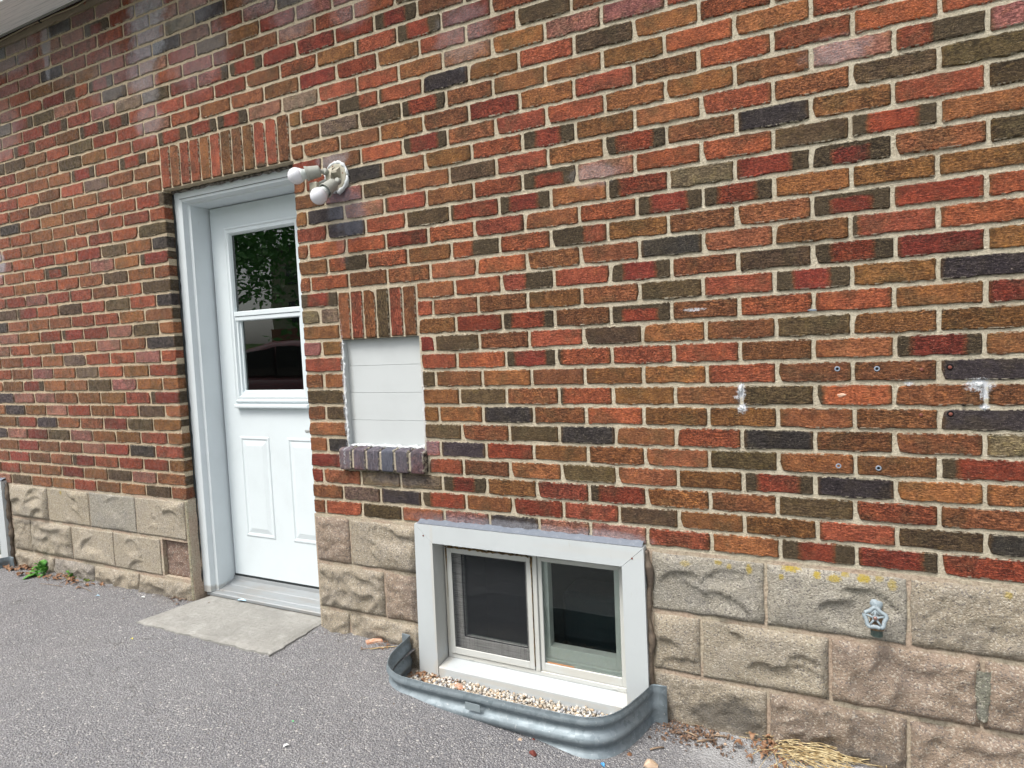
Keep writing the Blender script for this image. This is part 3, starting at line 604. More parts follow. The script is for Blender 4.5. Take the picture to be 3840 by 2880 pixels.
# ---- foundation of rock-faced blocks
FR = [(.358, .578), (.133, .351), (-.095, .126), (-.32, -.102)]
def hgt(x, z, w, h, seed, style):
    """rock-face relief, metres proud of the joint face"""
    sd0 = seed; q = random.Random(seed); ex = min(x + w / 2, w / 2 - x); ez = min(z + h / 2, h / 2 - z); e = min(1, ex / .02) * min(1, ez / .018); e = e * e * (3 - 2 * e)
    p = Vector((x * 9 + seed * 3.7, z * 9, seed * 1.3))
    s = .008 + .011 * noise.fractal(p, 1.0, 2.0, 4)
    if style == 'scoop':
        s = .026 + .005 * noise.noise(p * .7)
        for k in range(4):
            a = q.uniform(0, 6.28); px_ = q.uniform(-w * .4, w * .4); pz_ = q.uniform(-h * .4, h * .4)
            s = min(s, q.uniform(.022, .030) + q.uniform(.06, .2) * ((x - px_) * math.cos(a) + (z - pz_) * math.sin(a)) + .003 * noise.noise(p * 2.2))
        s += .0018 * noise.noise(p * 7)
        for k in range(max(2, int(w / .085)) + (sd0 % 2)):
            cx = q.uniform(-w * .42, w * .42); cz = q.uniform(-h * .40, h * .26); rx = q.uniform(.05, .10); rz = q.uniform(.028, .055); an = q.uniform(-.5, .35)
            dx = (x - cx) * math.cos(an) + (z - cz) * math.sin(an); dz = -(x - cx) * math.sin(an) + (z - cz) * math.cos(an)
            d = (dx / rx) ** 2 + (dz / rz) ** 2 + .12 * noise.noise(p * 1.5)
            if d < 1: s -= .018 * ((1 - d) ** .4 if dz > 0 else (1 - d) ** 1.2) * (.4 + .6 * max(0, min(1, .6 + dz / rz * .6)))
            elif d < 1.5 and dz > 0: s += .003 * (1.5 - d) * 2
    if style == 'rough': s += .006 * noise.noise(p * 5) + .004 * noise.noise(p * 12) + .004
    elif style == 'ridge': s += .004 + .020 * (1 - abs(noise.noise(p * 1.5))) ** 2 - .008 + .003 * noise.noise(p * 7)
    elif style == 'spall': return -.024 + .007 * noise.noise(p * 3) + .004 * noise.noise(p * 9)
    return max(s * e - .001, .0022)
BT = [(.41, .36, .28), (.38, .33, .255), (.43, .375, .285), (.375, .35, .295)]
BR_ = [(.34, .265, .205), (.31, .245, .19)]
blk = MB(); blk.box(XMIN, -4.585, .006, .2, -.5, .583); blk.box(-4.59, DOORX0 + .004, .006, .2, -.5, .583); blk.box(DOORX1 - .006, -1.33, .006, .2, -.5, .583)
blk.box(-1.33, -.34, .006, .2, -.5, -.13); blk.box(-.34, XMAX, .006, .2, -.5, .583)
blk.box(DOORX0 + .01, DOORX1 - .01, .1, .2, -.5, .04)
# the second basement window sits in its own gap, so the first run stops at it
blk.v, blk.f = [], []
for a, b, z0_, z1_ in ((XMIN, -5.60, -.5, .583), (-5.60, -4.60, -.5, -.13), (-4.60, -3.068, -.5, .583), (-2.845, DOORX0 + .004, -.5, .583), (-3.068, -2.845, -.5, .137), (-3.068, -2.845, .345, .583), (DOORX1 - .006, -1.335, -.5, .583), (-1.335, -.34, -.5, -.13), (-.34, XMAX, -.5, .583), (DOORX0 + .004, DOORX1 - .006, -.5, .03)):
    blk.box(a, b, .0018 if z1_ != .03 else .1, .2, z0_, z1_)
found = blk.put('foundation', M['joint'], house, at=(-2, .1, -.5))
def block(x0, x1, row, style, tone, zz=None):
    z0, z1 = zz or FR[row]; g = .0058; x0 += g; x1 -= g; z0 += .003; z1 -= .008; w, h = x1 - x0, z1 - z0; nx = max(5, int(w / .0095)); nz = max(4, int(h / .0095))
    sd_ = int(abs(x0) * 100) + row * 7; vs = []; fs = []; uv = []
    for i in range(nx + 1):
        for k in range(nz + 1):
            x = -w / 2 + w * i / nx; z = -h / 2 + h * k / nz
            ej = .0045 * noise.noise(Vector((x * 22 + sd_, z * 22, 2))) 
            xx = x + (ej if i in (0, nx) else 0); zz_ = z + (ej if k in (0, nz) else 0)
            vs.append((x0 + w / 2 + xx, -hgt(x, z, w, h, sd_, style), z0 + h / 2 + zz_))
    m = nz + 1
    for i in range(nx):
        for k in range(nz): fs.append((i * m + k, (i + 1) * m + k, (i + 1) * m + k + 1, i * m + k + 1))
    per = [i * m for i in range(nx + 1)] + [nx * m + k for k in range(1, m)] + [i * m + nz for i in range(nx - 1, -1, -1)] + [k for k in range(nz - 1, 0, -1)]
    b0 = len(vs)
    for p in per: vs.append((vs[p][0], .05, vs[p][2]))
    for i in range(len(per)): j = (i + 1) % len(per); fs.append((per[i], b0 + i, b0 + j, per[j]))
    o = put('concrete_block', vs, fs, M['block'], found, smooth=True); q = random.Random(sd_)
    k_ = q.uniform(.93, 1.07); o['tone'] = tuple(t * k_ for t in tone); return o
q = random.Random(5)
def run(x0, xs, row, styles, tones):
    a = x0
    for i, b in enumerate(xs):
        block(a, b, row, styles[i % len(styles)], tones[i % len(tones)]); a = b
run(-.325, [.063, .474, .885, 1.30, 1.74], 0, ['scoop', 'scoop', 'rough', 'ridge'], [BT[3], BT[3], BT[1], BT[1]])
run(-.325, [-.152, .256, .660, 1.08, 1.49, 1.74], 1, ['scoop', 'scoop', 'ridge', 'ridge'], [BT[1], BT[0], BR_[0], BR_[0]])
run(-.325, [.065, .473, .88, 1.30, 1.74], 2, ['rough', 'ridge', 'ridge', 'ridge'], [BT[1], BR_[1], BR_[0], BR_[0]])
run(-.325, [.27, .68, 1.09, 1.74], 3, ['ridge'], [BR_[1]])
run(-1.927, [-1.718, -1.342], 0, ['rough', 'scoop'], [BR_[0], BT[1]]); run(-1.927, [-1.535, -1.342], 1, ['ridge', 'rough'], [BT[1], BR_[0]]); run(-1.927, [-1.749, -1.342], 2, ['ridge'], [BT[1]])
run(-4.575, [-4.147, -3.715, -3.276, -2.853], 0, ['scoop', 'scoop', 'scoop', 'scoop'], [BT[0], BT[2], BT[3], BT[0]])
run(-4.575, [-4.364, -3.921, -3.505, -3.080], 1, ['rough', 'ridge', 'scoop', 'scoop'], [BT[1], BT[0], BT[0], BT[0]]); block(-3.078, -2.838, 1, 'spall', (.27, .185, .145))
run(-4.575, [-4.13, -3.715, -3.291, -2.836], 2, ['ridge', 'ridge', 'ridge'], [BT[1], (.33, .3, .26), BT[1]])
run(-6.05, [-5.60], 0, ['scoop'], BT); run(-6.05, [-5.60], 1, ['scoop'], BT); run(-6.05, [-5.60], 2, ['ridge'], BT)
# the dressed return of the blocks beside the door, both jambs
MB().box(-2.851, DOORX0 + .001, -.004, .055, .02, .578, .004).put('jamb_stone', M['block'], found)['tone'] = (.36, .33, .23)
MB().box(DOORX1 + .001, DOORX1 + .012, .012, .2, -.05, .578, .003).put('jamb_stone', M['block'], found)['tone'] = BT[1]
# grey-green render patch at the right
vs = []; fs = []; nn = 14
for i in range(nn + 1):
    z = .163 + (.318 - .163) * i / nn; wv = .006 * noise.noise(Vector((0, z * 40, 3)))
    wl = .016 + (.012 if i > 5 else 0) + R.uniform(-.004, .004)
    for k, t in enumerate((-1, -.6, 0, .6, 1)): vs.append((.66 + t * wl + wv, -.006 - .012 * (1 - t * t) + R.uniform(-.002, .002), z))
for i in range(nn):
    for k in range(4): fs.append((i * 5 + k, i * 5 + k + 1, (i + 1) * 5 + k + 1, (i + 1) * 5 + k))
put('mortar_patch', vs, fs, M['block'], found, smooth=True)['tone'] = (.25, .25, .2)

# ---- soffit, shadow gap and cable
sof = MB(); sof.box(XMIN, XMAX, -.215, -.030, 3.328, 3.342, .002).put('soffit_board', M['soffit'], house)
MB().box(XMIN, XMAX, -.30, -.221, 3.331, 3.345, .002).put('soffit_board', M['soffit'], house)
MB().box(XMIN, XMAX, -.33, -.303, 3.325, 3.45, .002).put('fascia', M['soffit'], house)
MB().box(XMIN, XMAX, -.030, .19, 3.338, 3.5).put('eave_gap', M['black'], house)
MB().box(XMIN, XMAX, -.036, -.028, 3.318, 3.340, .001).put('soffit_channel', plain('grey_channel', (.2, .2, .19), .5), house)
pts = [(XMIN + i * .1, -.012 + .002 * math.sin(i * 1.7), 3.322 + .004 * math.sin(i * .9) + .002 * math.sin(i * 2.3)) for i in range(int((XMAX - XMIN) / .1) + 1)]
cb = MB(); cb.tube(pts, .0045, 6).put('cable', M['cable'], house, smooth=True)
MB().box(-3.765, -3.755, -.02, .002, 3.316, 3.33, .001).put('cable_clip', M['gasket'], house)

# ---- side door
door = root('door', (-2.38, .2, .05), parent=house); door['label'] = 'white entry door with a two-pane slider lite over two raised panels'
P_ = [(-2.834, .060), (-2.795, .058), (-2.778, .063), (-2.773, .092), (-2.757, .096), (-2.757, .235), (-2.834, .235)]
MB().prism(P_, 'z', .058, 2.236).put('door_frame', M['frame'], door)
MB().prism([(DOORX0 + DOORX1 - x, y) for x, y in P_], 'z', .058, 2.236).put('door_frame', M['frame'], door)
MB().prism([(.057, 2.2345), (.057, 2.195), (.060, 2.190), (.063, 2.190), (.063, 2.178), (.091, 2.171), (.094, 2.163), (.235, 2.163), (.235, 2.2345)], 'x', -2.775, DOORX0 + DOORX1 + 2.775).put('door_frame', M['frame'], door)
MB().box(-2.79, -1.97, .0585, .0600, 2.1905, 2.1925).put('frame_joint', M['gasket'], door)
MB().box(DOORX0 - .03, DOORX1 + .03, .045, .19, 2.2365, 2.2415).put('lintel', M['lintel'], house)
bd = MB(); pts = [(-2.83 + i * .02, .050 + R.uniform(-.004, .004), 2.231 + R.uniform(-.004, .003)) for i in range(46)]
bd.tube(pts, [R.uniform(.006, .011) for _ in pts], 7, .15).put('sealant_bead', M['lintel'], house, smooth=True)
bd = MB(); pts = [(-2.831 + R.uniform(-.002, .0015), .053 + R.uniform(-.002, .002), .06 + i * .03) for i in range(73)]
bd.tube(pts, [R.uniform(.0035, .0065) for _ in pts], 6, .2).put('sealant_bead', M['gasket'], house, smooth=True)
# slab with an opening for the lite
X0, X1 = -2.747, -1.997; sy = .205; lx0, lx1, lz0, lz1 = -2.612, -2.122, 1.120, 2.018
s = MB(); s.box(X0, lx0, sy, .25, .118, 2.158); s.box(lx1, X1, sy, .25, .118, 2.158); s.box(lx0, lx1, sy, .25, lz1, 2.158); s.box(lx0, lx1, sy, .25, .118, lz0)
s.put('door_slab', M['door'], door)
MB().box(-2.7565, -1.99, .207, .24, .098, .1165).put('door_sweep', M['gasket'], door)
MB().rings([(-2.640, -2.096, 1.094, 2.046, .2045), (-2.637, -2.099, 1.097, 2.043, .195), (-2.630, -2.106, 1.104, 2.036, .192), (-2.622, -2.114, 1.112, 2.028, .197), (-2.619, -2.117, 1.115, 2.025, .1955), (-2.608, -2.128, 1.126, 2.012, .194), (-2.603, -2.133, 1.131, 2.006, .202), (-2.600, -2.136, 1.134, 2.002, .214)], False).put('lite_frame', M['door'], door)
MB().box(-2.606, -2.13, .196, .218, 1.564, 1.590, .002).box(-2.606, -2.13, .2, .222, 1.541, 1.562, .002).put('meeting_rail', M['door'], door)
MB().rings([(-2.603, -2.133, 1.131, 1.543, .205), (-2.590, -2.146, 1.150, 1.541, .206), (-2.588, -2.148, 1.152, 1.540, .216), (-2.578, -2.158, 1.160, 1.5395, .217), (-2.577, -2.159, 1.161, 1.539, .226)], False).put('lower_sash', M['door'], door)
MB().box(-2.634, -2.102, .176, .204, 1.066, 1.088, .006, 2).put('lite_sill', M['door'], door)
MB().box(-2.602, -2.134, .2145, .2165, 1.586, 2.004).put('pane', M['dglass'], door)
MB().box(-2.579, -2.157, .2265, .2285, 1.160, 1.542).put('pane', M['dglass'], door)
def ridged(x0, x1, z0, z1):
    m = MB(); y = .2046
    def r_(i, yy): return (x0 + i, x1 - i, z0 + i, z1 - i, yy)
    return m.rings([r_(0, y), r_(.004, y - .004), r_(.012, y - .0045), r_(.018, y - .0005), r_(.020, y), r_(.024, y - .0003), r_(.048, y - .0055), r_(.049, y - .006)])
ridged(-2.634, -2.414, .346, .907).put('raised_panel', M['door'], door); ridged(-2.284, -2.064, .346, .907).put('raised_panel', M['door'], door)
hm = MB(); hm.lathe((-2.055, .205, .955), (0, -1, 0), [(0, .026), (.006, .027), (.009, .022), (.012, .012), (.045, .0105), (.048, .0)], 20)
hm.tube([(-2.055, .160, .957), (-2.075, .158, .955), (-2.095, .160, .950), (-2.112, .166, .952), (-2.118, .170, .956)], [.009, .009, .008, .007, .004], 8)
hm.put('handle', plain('satin_nickel', (.5, .5, .48), .3, .5, .8), door, smooth=True)
# threshold
MB().prism([(.066, .038), (.066, .052), (.070, .0555), (.098, .060), (.101, .0585), (.104, .062), (.150, .072), (.153, .0705), (.156, .0745), (.196, .088), (.200, .102), (.206, .104), (.236, .104), (.236, .038)], 'x', -2.815, -1.945).put('threshold', M['still'], door)
# room seen darkly through the door lites
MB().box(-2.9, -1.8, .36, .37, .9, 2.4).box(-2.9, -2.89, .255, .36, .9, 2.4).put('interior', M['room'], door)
MB().box(-2.600, -2.566, .243, .262, 1.125, 2.01, .003).put('inner_stop', M['vinyl'], door)
MB().box(-2.55, -2.53, .262, .274, 1.125, 2.01, .003).put('inner_stop', M['farwall'], door)

# ---- blocked-up opening faced with painted boards
nich = MB().box(-1.699, -1.285, .046, .12, .905, 1.40).put('blocked_opening', M['board'], house)
zs = [.905, 1.034, 1.159, 1.282, 1.401]
for i in range(4):
    v = []; a, b = -1.699, -1.2855
    o = MB().prism([(.0335 if i else .033, zs[i] + .0006), (.0315, zs[i + 1] - .0008), (.044, zs[i + 1] - .0008), (.044, zs[i] + .0006)], 'x', a, b).put('siding_board', M['board'], nich)
MB().box(-1.7015, -1.6975, .003, .034, .905, 1.40, .001).put('painted_reveal', M['board'], nich)
bd = MB(); pts = [(-1.699 + R.uniform(-.003, .003), .004 + R.uniform(-.002, .002), .905 + i * .012) for i in range(41)]
bd.tube(pts, [R.uniform(.002, .006) for _ in pts], 6, .3).put('paint_edge', M['putty'], nich)
bd = MB(); pts = [(-1.70 + i * .012, .020 + R.uniform(-.006, .006), .917 + R.uniform(-.003, .004)) for i in range(35)]
bd.tube(pts, [R.uniform(.004, .010) for _ in pts], 7, .35).put('paint_edge', M['putty'], nich)
bd = MB(); pts = [(-1.284 + R.uniform(-.002, .003), .008, .915 + i * .012) for i in range(28)]
bd.tube(pts, [R.uniform(.0015, .005) for _ in pts], 6, .3).put('paint_edge', M['putty'], nich)
MB().box(-1.699, -1.286, .004, .046, 1.4012, 1.4040).put('lintel', M['lintel'], nich)

# ---- basement windows
def basement_window(dx, full=True):
    w = root('basement_window', (-.84 + dx, 0, -.12), parent=house)
    w['label'] = 'white sliding basement window with an insect screen on its left half' if full else 'white basement window cut off by the left edge of the picture'
    X = lambda x: x + dx
    def leg(poly, nm='window_casing'): return MB().prism([(X(a), b) for a, b in poly], 'y', -.036, .052).put(nm, M['alu'], w)
    leg([(-1.334, .596), (-1.247, .5185), (-1.250, -.13), (-1.346, -.13)]); leg([(-.342, .592), (-.336, -.13), (-.419, -.13), (-.4245, .5145)])
    leg([(-1.3335, .5972), (-.3425, .5932), (-.425, .5152), (-1.2465, .5192)])
    for a, b in ((-1.290, .548), (-.385, .550)): MB().lathe((X(a), -.036, b), (0, -1, 0), [(0, .004), (.0015, .0035), (.002, .001)], 10).put('screw', M['screw'], w)
    MB().prism([(-.033, -.13), (-.033, -.030), (-.029, -.024), (.050, -.019), (.050, -.13)], 'x', X(-1.2475), X(-.4225)).put('window_sill', M['alu'], w)
    def ring(x0, x1, z0, z1, b, y0, y1, nm, mat, bw=None):
        bw = bw or b
        m = MB(); m.box(X(x0), X(x0 + b), y0, y1, z0, z1, .0015).box(X(x1 - b), X(x1), y0, y1, z0, z1, .0015).box(X(x0 + b), X(x1 - b), y0, y1, z1 - b, z1, .0015).box(X(x0 + b), X(x1 - b), y0, y1, z0, z0 + bw, .0015)
        return m.put(nm, mat, w)
    ring(-1.245, -.426, -.018, .517, .019, .047, .125, 'window_frame', M['vinyl'])
    ring(-1.226, -.8255, .006, .4795, .022, .040, .054, 'screen_frame', M['vinyl'], .030)
    MB().box(X(-.8225), X(-.8035), .043, .12, .001, .497, .0015).put('mullion', M['vinyl'], w)
    ring(-.802, -.445, .002, .480, .017, .052, .07, 'glazing_bead', M['vinyl'], .034)
    MB().box(X(-1.2035), X(-.8480), .0445, .0452, .037, .4565).put('insect_screen', M['screen'], w)
    ring(-1.206, -.8455, .034, .4595, .0035, .0435, .0475, 'screen_spline', M['gasket'], w and .0035)
    ring(-.7865, -.4605, .0345, .4645, .0025, .058, .062, 'gasket', M['gasket'])
    MB().box(X(-.784), X(-.463), .0595, .0615, .037, .462).put('pane', M['glass'], w)
    ring(-1.226, -.815, .006, .495, .052, .070, .104, 'inner_sash', M['sash'], .066); MB().box(X(-1.175), X(-.866), .0925, .0945, .07, .444).put('pane', M['glass'], w)
    ring(-1.1745, -.8665, .0715, .4435, .005, .0735, .078, 'gasket', M['gasket'])
    ring(-.815, -.446, .006, .495, .045, .082, .125, 'inner_sash', M['sash'], .088)
    MB().box(X(-.80), X(-.45), .066, .081, .004, .050, .002).put('window_track', M['vinyl'], w)
    MB().box(X(-.802), X(-.786), .096, .106, .2, .285, .003).box(X(-.800), X(-.778), .090, .098, .225, .262, .003).put('latch', M['vinyl'], w)
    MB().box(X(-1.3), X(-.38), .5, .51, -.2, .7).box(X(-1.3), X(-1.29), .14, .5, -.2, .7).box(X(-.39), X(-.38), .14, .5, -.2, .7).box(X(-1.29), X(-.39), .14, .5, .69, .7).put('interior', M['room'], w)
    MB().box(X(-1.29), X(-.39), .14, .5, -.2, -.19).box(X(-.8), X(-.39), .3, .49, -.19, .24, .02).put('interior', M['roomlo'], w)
    for sx in (-1.14, -.98, -.5): MB().box(X(sx), X(sx + .022), .0445, .0475, -.012, -.006, .001).put('weep_cover', M['vinyl'], w)
    # sealant: a blue-grey strip over the head, a thick brown bead down the right
    v = []; f = []; n = 60
    for i in range(n + 1):
        x = X(-1.322 + .975 * i / n); j = R.uniform(-.0025, .0045)
        v += [(x, -.034, .5995 - .004 * i / n), (x, -.016, .606), (x, .002, .611 + j)]
    for i in range(n): f += [(i * 3, i * 3 + 3, i * 3 + 4, i * 3 + 1), (i * 3 + 1, i * 3 + 4, i * 3 + 5, i * 3 + 2)]
    put('sealant_strip', v, f, M['seal_blue'], w, smooth=True)
    bd = MB(); pts = [(X(-.334 + .006 * math.sin(i * .45) + R.uniform(-.002, .002)), -.008 + R.uniform(-.003, .003), -.05 + i * .0165) for i in range(39)]
    bd.tube(pts, [.013 + .004 * math.sin(i * .8) + R.uniform(-.002, .002) for i in range(39)], 9, .08).put('sealant_bead', M['seal_brown'], w, smooth=True)
    bd = MB(); pts = [(X(-1.345 + R.uniform(-.002, .002)), -.006, -.06 + i * .02) for i in range(33)]
    bd.tube(pts, [R.uniform(.004, .008) for _ in pts], 7, .15).put('sealant_bead', M['gasket'], w, smooth=True)
    # crusted old foam along the screen's head and down beside the mullion
    bd = MB(); pts = [(X(-1.232 + i * .0102), .040 + R.uniform(-.003, .003), .484 + R.uniform(-.004, .004) - .0001 * i) for i in range(40)]
    bd.tube(pts, [R.uniform(.0015, .0065) for _ in pts], 7, .3)
    pts = [(X(-.8245 + R.uniform(-.001, .001)), .041, .48 - i * .02) for i in range(24)]; bd.tube(pts, [max(.0012, .006 - i * .0012) + R.uniform(0, .0008) for i in range(24)], 6, .2)
    pts = [(X(-1.229 + R.uniform(-.001, .001)), .041, .476 - i * .02) for i in range(12)]; bd.tube(pts, [max(.0008, .004 - i * .0006) for i in range(12)], 6, .3)
    bd.put('foam_bead', M['foam'], w, smooth=True)
    bd = MB(); bd.box(X(-.776), X(-.66), .0565, .059, .0365, .0415, .001).put('rust_stain', plain('rust_%d' % full, (.45, .2, .08), .8, dirt=(.6, .5, .4), ds=80), w)
    return w
basement_window(0); basement_window(-4.262, False)

# ---- drilled anchors and blobs of filler left in the wall
for i, (x, z) in enumerate(((.284, 1.226), (.392, 1.224), (.285, .916), (.395, .914))):
    m = MB(); m.lathe((x, -.0015, z), (0, -1, 0), [(0, .0085), (.0025, .0082), (.0035, .0065), (.003, .0045), (.0, .004)], 16).put('screw_anchor', M['plug'], wall, smooth=True)
    MB().lathe((x, -.0015, z), (0, -1, 0), [(0, .0045), (.002, .0042)], 12).put('anchor_hole', M['black'], wall)
for x, z in ((.508, 1.22), (.578, 1.225), (.506, 1.083), (.580, 1.086)):
    MB().lathe((x, -.0015, z), (0, -1, 0), [(0, .0092), (.0012, .009)], 14).put('anchor_hole', M['black'], wall)
    MB().lathe((x, -.0022, z - .001), (0, -1, 0), [(0, .0055), (.003, .005), (.004, .003)], 12).put('screw_anchor', M['screw'], wall, smooth=True)
def blob(cx, cz, rx, rz, seed, mat='putty', h=.006, parent=None, nm='filler_patch', y=-.003, rag=.35):
    q = random.Random(seed); n = 22; v = [(cx, y - h, cz)]
    for ring_, (s, hh) in enumerate(((.45, h * .9), (.75, h * .6), (1.0, -.002))):
        for k in range(n):
            t = 2 * math.pi * k / n; rr = s * (1 + rag * (noise.noise(Vector((math.cos(t) * 1.6 + seed, math.sin(t) * 1.6, ring_ * .3))) * 1.4 + q.uniform(-.2, .2)))
            v.append((cx + math.cos(t) * rx * rr, y - hh + q.uniform(-.001, .001), cz + math.sin(t) * rz * rr))
    f = [(0, 1 + k, 1 + (k + 1) % n) for k in range(n)]
    for a in range(2): f += [(1 + a * n + k, 1 + (a + 1) * n + k, 1 + (a + 1) * n + (k + 1) % n, 1 + a * n + (k + 1) % n) for k in range(n)]
    return put(nm, v, f, M[mat], parent or wall, smooth=True)
for a in ((-.005, 1.163, .008, .026, 1), (-.004, 1.146, .010, .012, 2), (-.0, 1.100, .011, .014, 3), (-.003, 1.112, .005, .01, 4), (.622, 1.180, .013, .011, 5), (.650, 1.173, .021, .015, 6), (.659, 1.150, .008, .016, 7), (.661, 1.104, .008, .008, 8), (.476, 1.176, .006, .004, 9)):
    if a[4] in (1, 3, 6, 8): blob(a[0], a[1], a[2] * .6, a[3] * .55, a[4], h=.0022, rag=.6)
blob(.296, 1.143, .017, .008, 12, mat='terra', h=.002, nm='chipped_spot')
blob(.612, 1.112, .006, .004, 13, mat='black', h=.001, nm='mortar_hole')
blob(.215, 1.415, .014, .004, 14, mat='plug', h=.001, nm='paint_fleck')

# ================================================================== ground
def gz(x, y):
    t = max(0, min(1, (x + 1.25) / .85)); t = t * t * (3 - 2 * t)
    z = .026 - .078 * t
    if y < -.05: z -= .012 * min(1, (-y - .05) / 1.0) * (1 - t)
    return z + .004 * noise.noise(Vector((x * 1.3, y * 1.3, 0)))
# path of the window well, rim at z = .09
def well_path():
    pts = [(-1.436, -.026), (-1.418, -.026), (-1.394, -.028), (-1.386, -.034), (-1.384, -.06), (-1.381, -.144), (-1.372, -.195), (-1.350, -.244), (-1.325, -.277), (-1.293, -.302), (-1.262, -.317), (-1.228, -.325)]
    for i in range(1, 16): t = i / 16; pts.append((-1.228 + t * .70, -.325 - .006 * math.sin(t * 3.14) + t * .006))
    pts += [(-.500, -.317), (-.466, -.307), (-.435, -.290), (-.410, -.266), (-.390, -.236), (-.374, -.200), (-.360, -.155), (-.345, -.110), (-.333, -.070), (-.326, -.044), (-.318, -.037), (-.302, -.034), (-.272, -.034)]
    return pts
WP = well_path()
# asphalt with holes left for the two wells
HX0, HX1 = -1.37, -.34
hole = [(-1.372, .02), (-1.372, -.15), (-1.355, -.22), (-1.32, -.27), (-1.26, -.308), (-1.2, -.317), (-.9, -.321), (-.52, -.314), (-.46, -.297), (-.42, -.265), (-.39, -.21), (-.365, -.12), (-.34, .02)]
holes = [hole, [(x - 4.262, y) for x, y in hole]]
pts2 = [(-45, .02), (45, .02), (45, -3.2), (45, -9), (-45, -9)]; ed = []
outer = [(-45, .02)] + [p for h_ in holes[::-1] for p in (h_[0], h_[-1])] + [(45, .02), (45, -9), (-45, -9)]
verts = [Vector(p) for h_ in holes for p in h_]; 
k = 0
for h_ in holes:
    n = len(h_); ed += [(k + i, k + (i + 1) % n) for i in range(n)]; k += n
base = len(verts); bb = [(-45, .02), (45, .02), (45, -9), (-45, -9)]; verts += [Vector(p) for p in bb]; ed += [(base + 3, base), (base + 1, base + 2), (base + 2, base + 3)]
ed += [(base, len(holes[0]) ), (len(holes[0]) * 2 - 1, 0), (len(holes[0]) - 1, base + 1)]
x = -6.0
while x < 2.4:
    y = -.04
    while y > -3.4:
        jx, jy = x + R.uniform(-.02, .02), y + R.uniform(-.015, .015)
        if not any(min(p[0] for p in h_) - .03 < jx < max(p[0] for p in h_) + .03 and jy > -.35 for h_ in holes): verts.append(Vector((jx, jy)))
        y -= .09
    x += .11
vo, eo, fo, *_ = delaunay_2d_cdt(verts, ed, [], 0, 1e-5)
def inpoly(p, poly):
    c = False; n = len(poly)
    for i in range(n):
        a, b = poly[i], poly[(i + 1) % n]
        if (a[1] > p[1]) != (b[1] > p[1]) and p[0] < (b[0] - a[0]) * (p[1] - a[1]) / (b[1] - a[1]) + a[0]: c = not c
    return c
ff = []
for f in fo:
    cx = sum(vo[i].x for i in f) / len(f); cy = sum(vo[i].y for i in f) / len(f)
    if not any(inpoly((cx, cy), h_) for h_ in holes): ff.append(tuple(f))
drive = put('driveway', [(v.x, v.y, gz(v.x, v.y)) for v in vo], ff, M['asphalt'], smooth=True, at=(0, 0, 0)); drive['kind'] = 'structure'
gsh = MB(); gsh.add([(-80, -90, -.6), (80, -90, -.6), (80, 60, -.6), (-80, 60, -.6)], [(0, 1, 2, 3)]); g = gsh.put('ground', M['soil']); g['kind'] = 'structure'

# concrete pad in front of the door
b_ = bmesh.new(); P8 = [(-2.876, -.300), (-1.944, -.300), (-1.952, .062), (-2.800, .062)]
vs = []; fs = []; nx, ny = 48, 16
for i in range(nx + 1):
    for j_ in range(ny + 1):
        u, v = i / nx, j_ / ny
        a = Vector(P8[0]).lerp(Vector(P8[1]), u); c = Vector(P8[3]).lerp(Vector(P8[2]), u); p = a.lerp(c, v)
        e = min(u * 48, (1 - u) * 48, v * 16, 1); jt = .014 * noise.noise(Vector((p.x * 26, p.y * 26, 1))) if e == 0 else 0
        vs.append((p.x + jt, p.y + jt, (.0375) - (.007 if e < .5 else 0) + .0012 * noise.noise(Vector((p.x * 6, p.y * 6, 5)))))
m = ny + 1
for i in range(nx):
    for j_ in range(ny): fs.append((i * m + j_, (i + 1) * m + j_, (i + 1) * m + j_ + 1, i * m + j_ + 1))
per = [i * m for i in range(nx + 1)] + [nx * m + k for k in range(1, m)] + [i * m + ny for i in range(nx - 1, -1, -1)] + [k for k in range(ny - 1, 0, -1)]
b0 = len(vs); vs += [(vs[p][0], vs[p][1], -.05) for p in per]
for i in range(len(per)): j_ = (i + 1) % len(per); fs.append((per[i], b0 + i, b0 + j_, per[j_]))
pad = put('doorstep_slab', vs, fs, M['slab'], smooth=False); tag(pad, 'pale broom-finished concrete pad on the asphalt below the white door', 'doorstep')

# ---- window wells
def window_well(dx, label):
    prof = []; n = 40
    for i in range(n + 1):
        z = .084 - i * .0085; am = .0105 * (0.5 - .5 * math.cos(min(1, i / 3) * math.pi))
        prof.append((z, am * math.sin((.09 - z) / .068 * 2 * math.pi)))
    prof = [(.088, -.002), (.0905, .0005), (.0900, .0030)] [::-1] + [(.086, 0.0)] + prof
    # resample the path finely
    P = [Vector((x + dx, y)) for x, y in WP]; Q = []
    for i in range(len(P) - 1):
        n_ = max(1, int((P[i + 1] - P[i]).length / .02))
        Q += [P[i].lerp(P[i + 1], k / n_) for k in range(n_)]
    Q.append(P[-1]); vs = []; fs = []
    for i, p in enumerate(Q):
        d = (Q[min(i + 1, len(Q) - 1)] - Q[max(i - 1, 0)]).normalized(); nn_ = Vector((d.y, -d.x))   # outward
        dent = .004 * noise.noise(Vector((p.x * 7, p.y * 7, 3))); damp = max(-.4, min(1, (min(i, len(Q) - 1 - i) - 3) / 4))
        for z, o in prof:
            q = p + nn_ * (o * (.35 + .65 * damp) + dent); vs.append((q.x, min(q.y, -.008), z + .0015 * noise.noise(Vector((p.x * 4, 0, 0)))))
    m = len(prof)
    for i in range(len(Q) - 1):
        for k in range(m - 1): fs.append((i * m + k, (i + 1) * m + k, (i + 1) * m + k + 1, i * m + k + 1))
    o = put('window_well', vs, fs, M['galv'], smooth=True); tag(o, label, 'window well', 'corrugated window wells'); 
    so_ = o.modifiers.new('thickness', 'SOLIDIFY'); so_.thickness = .0018
    return o
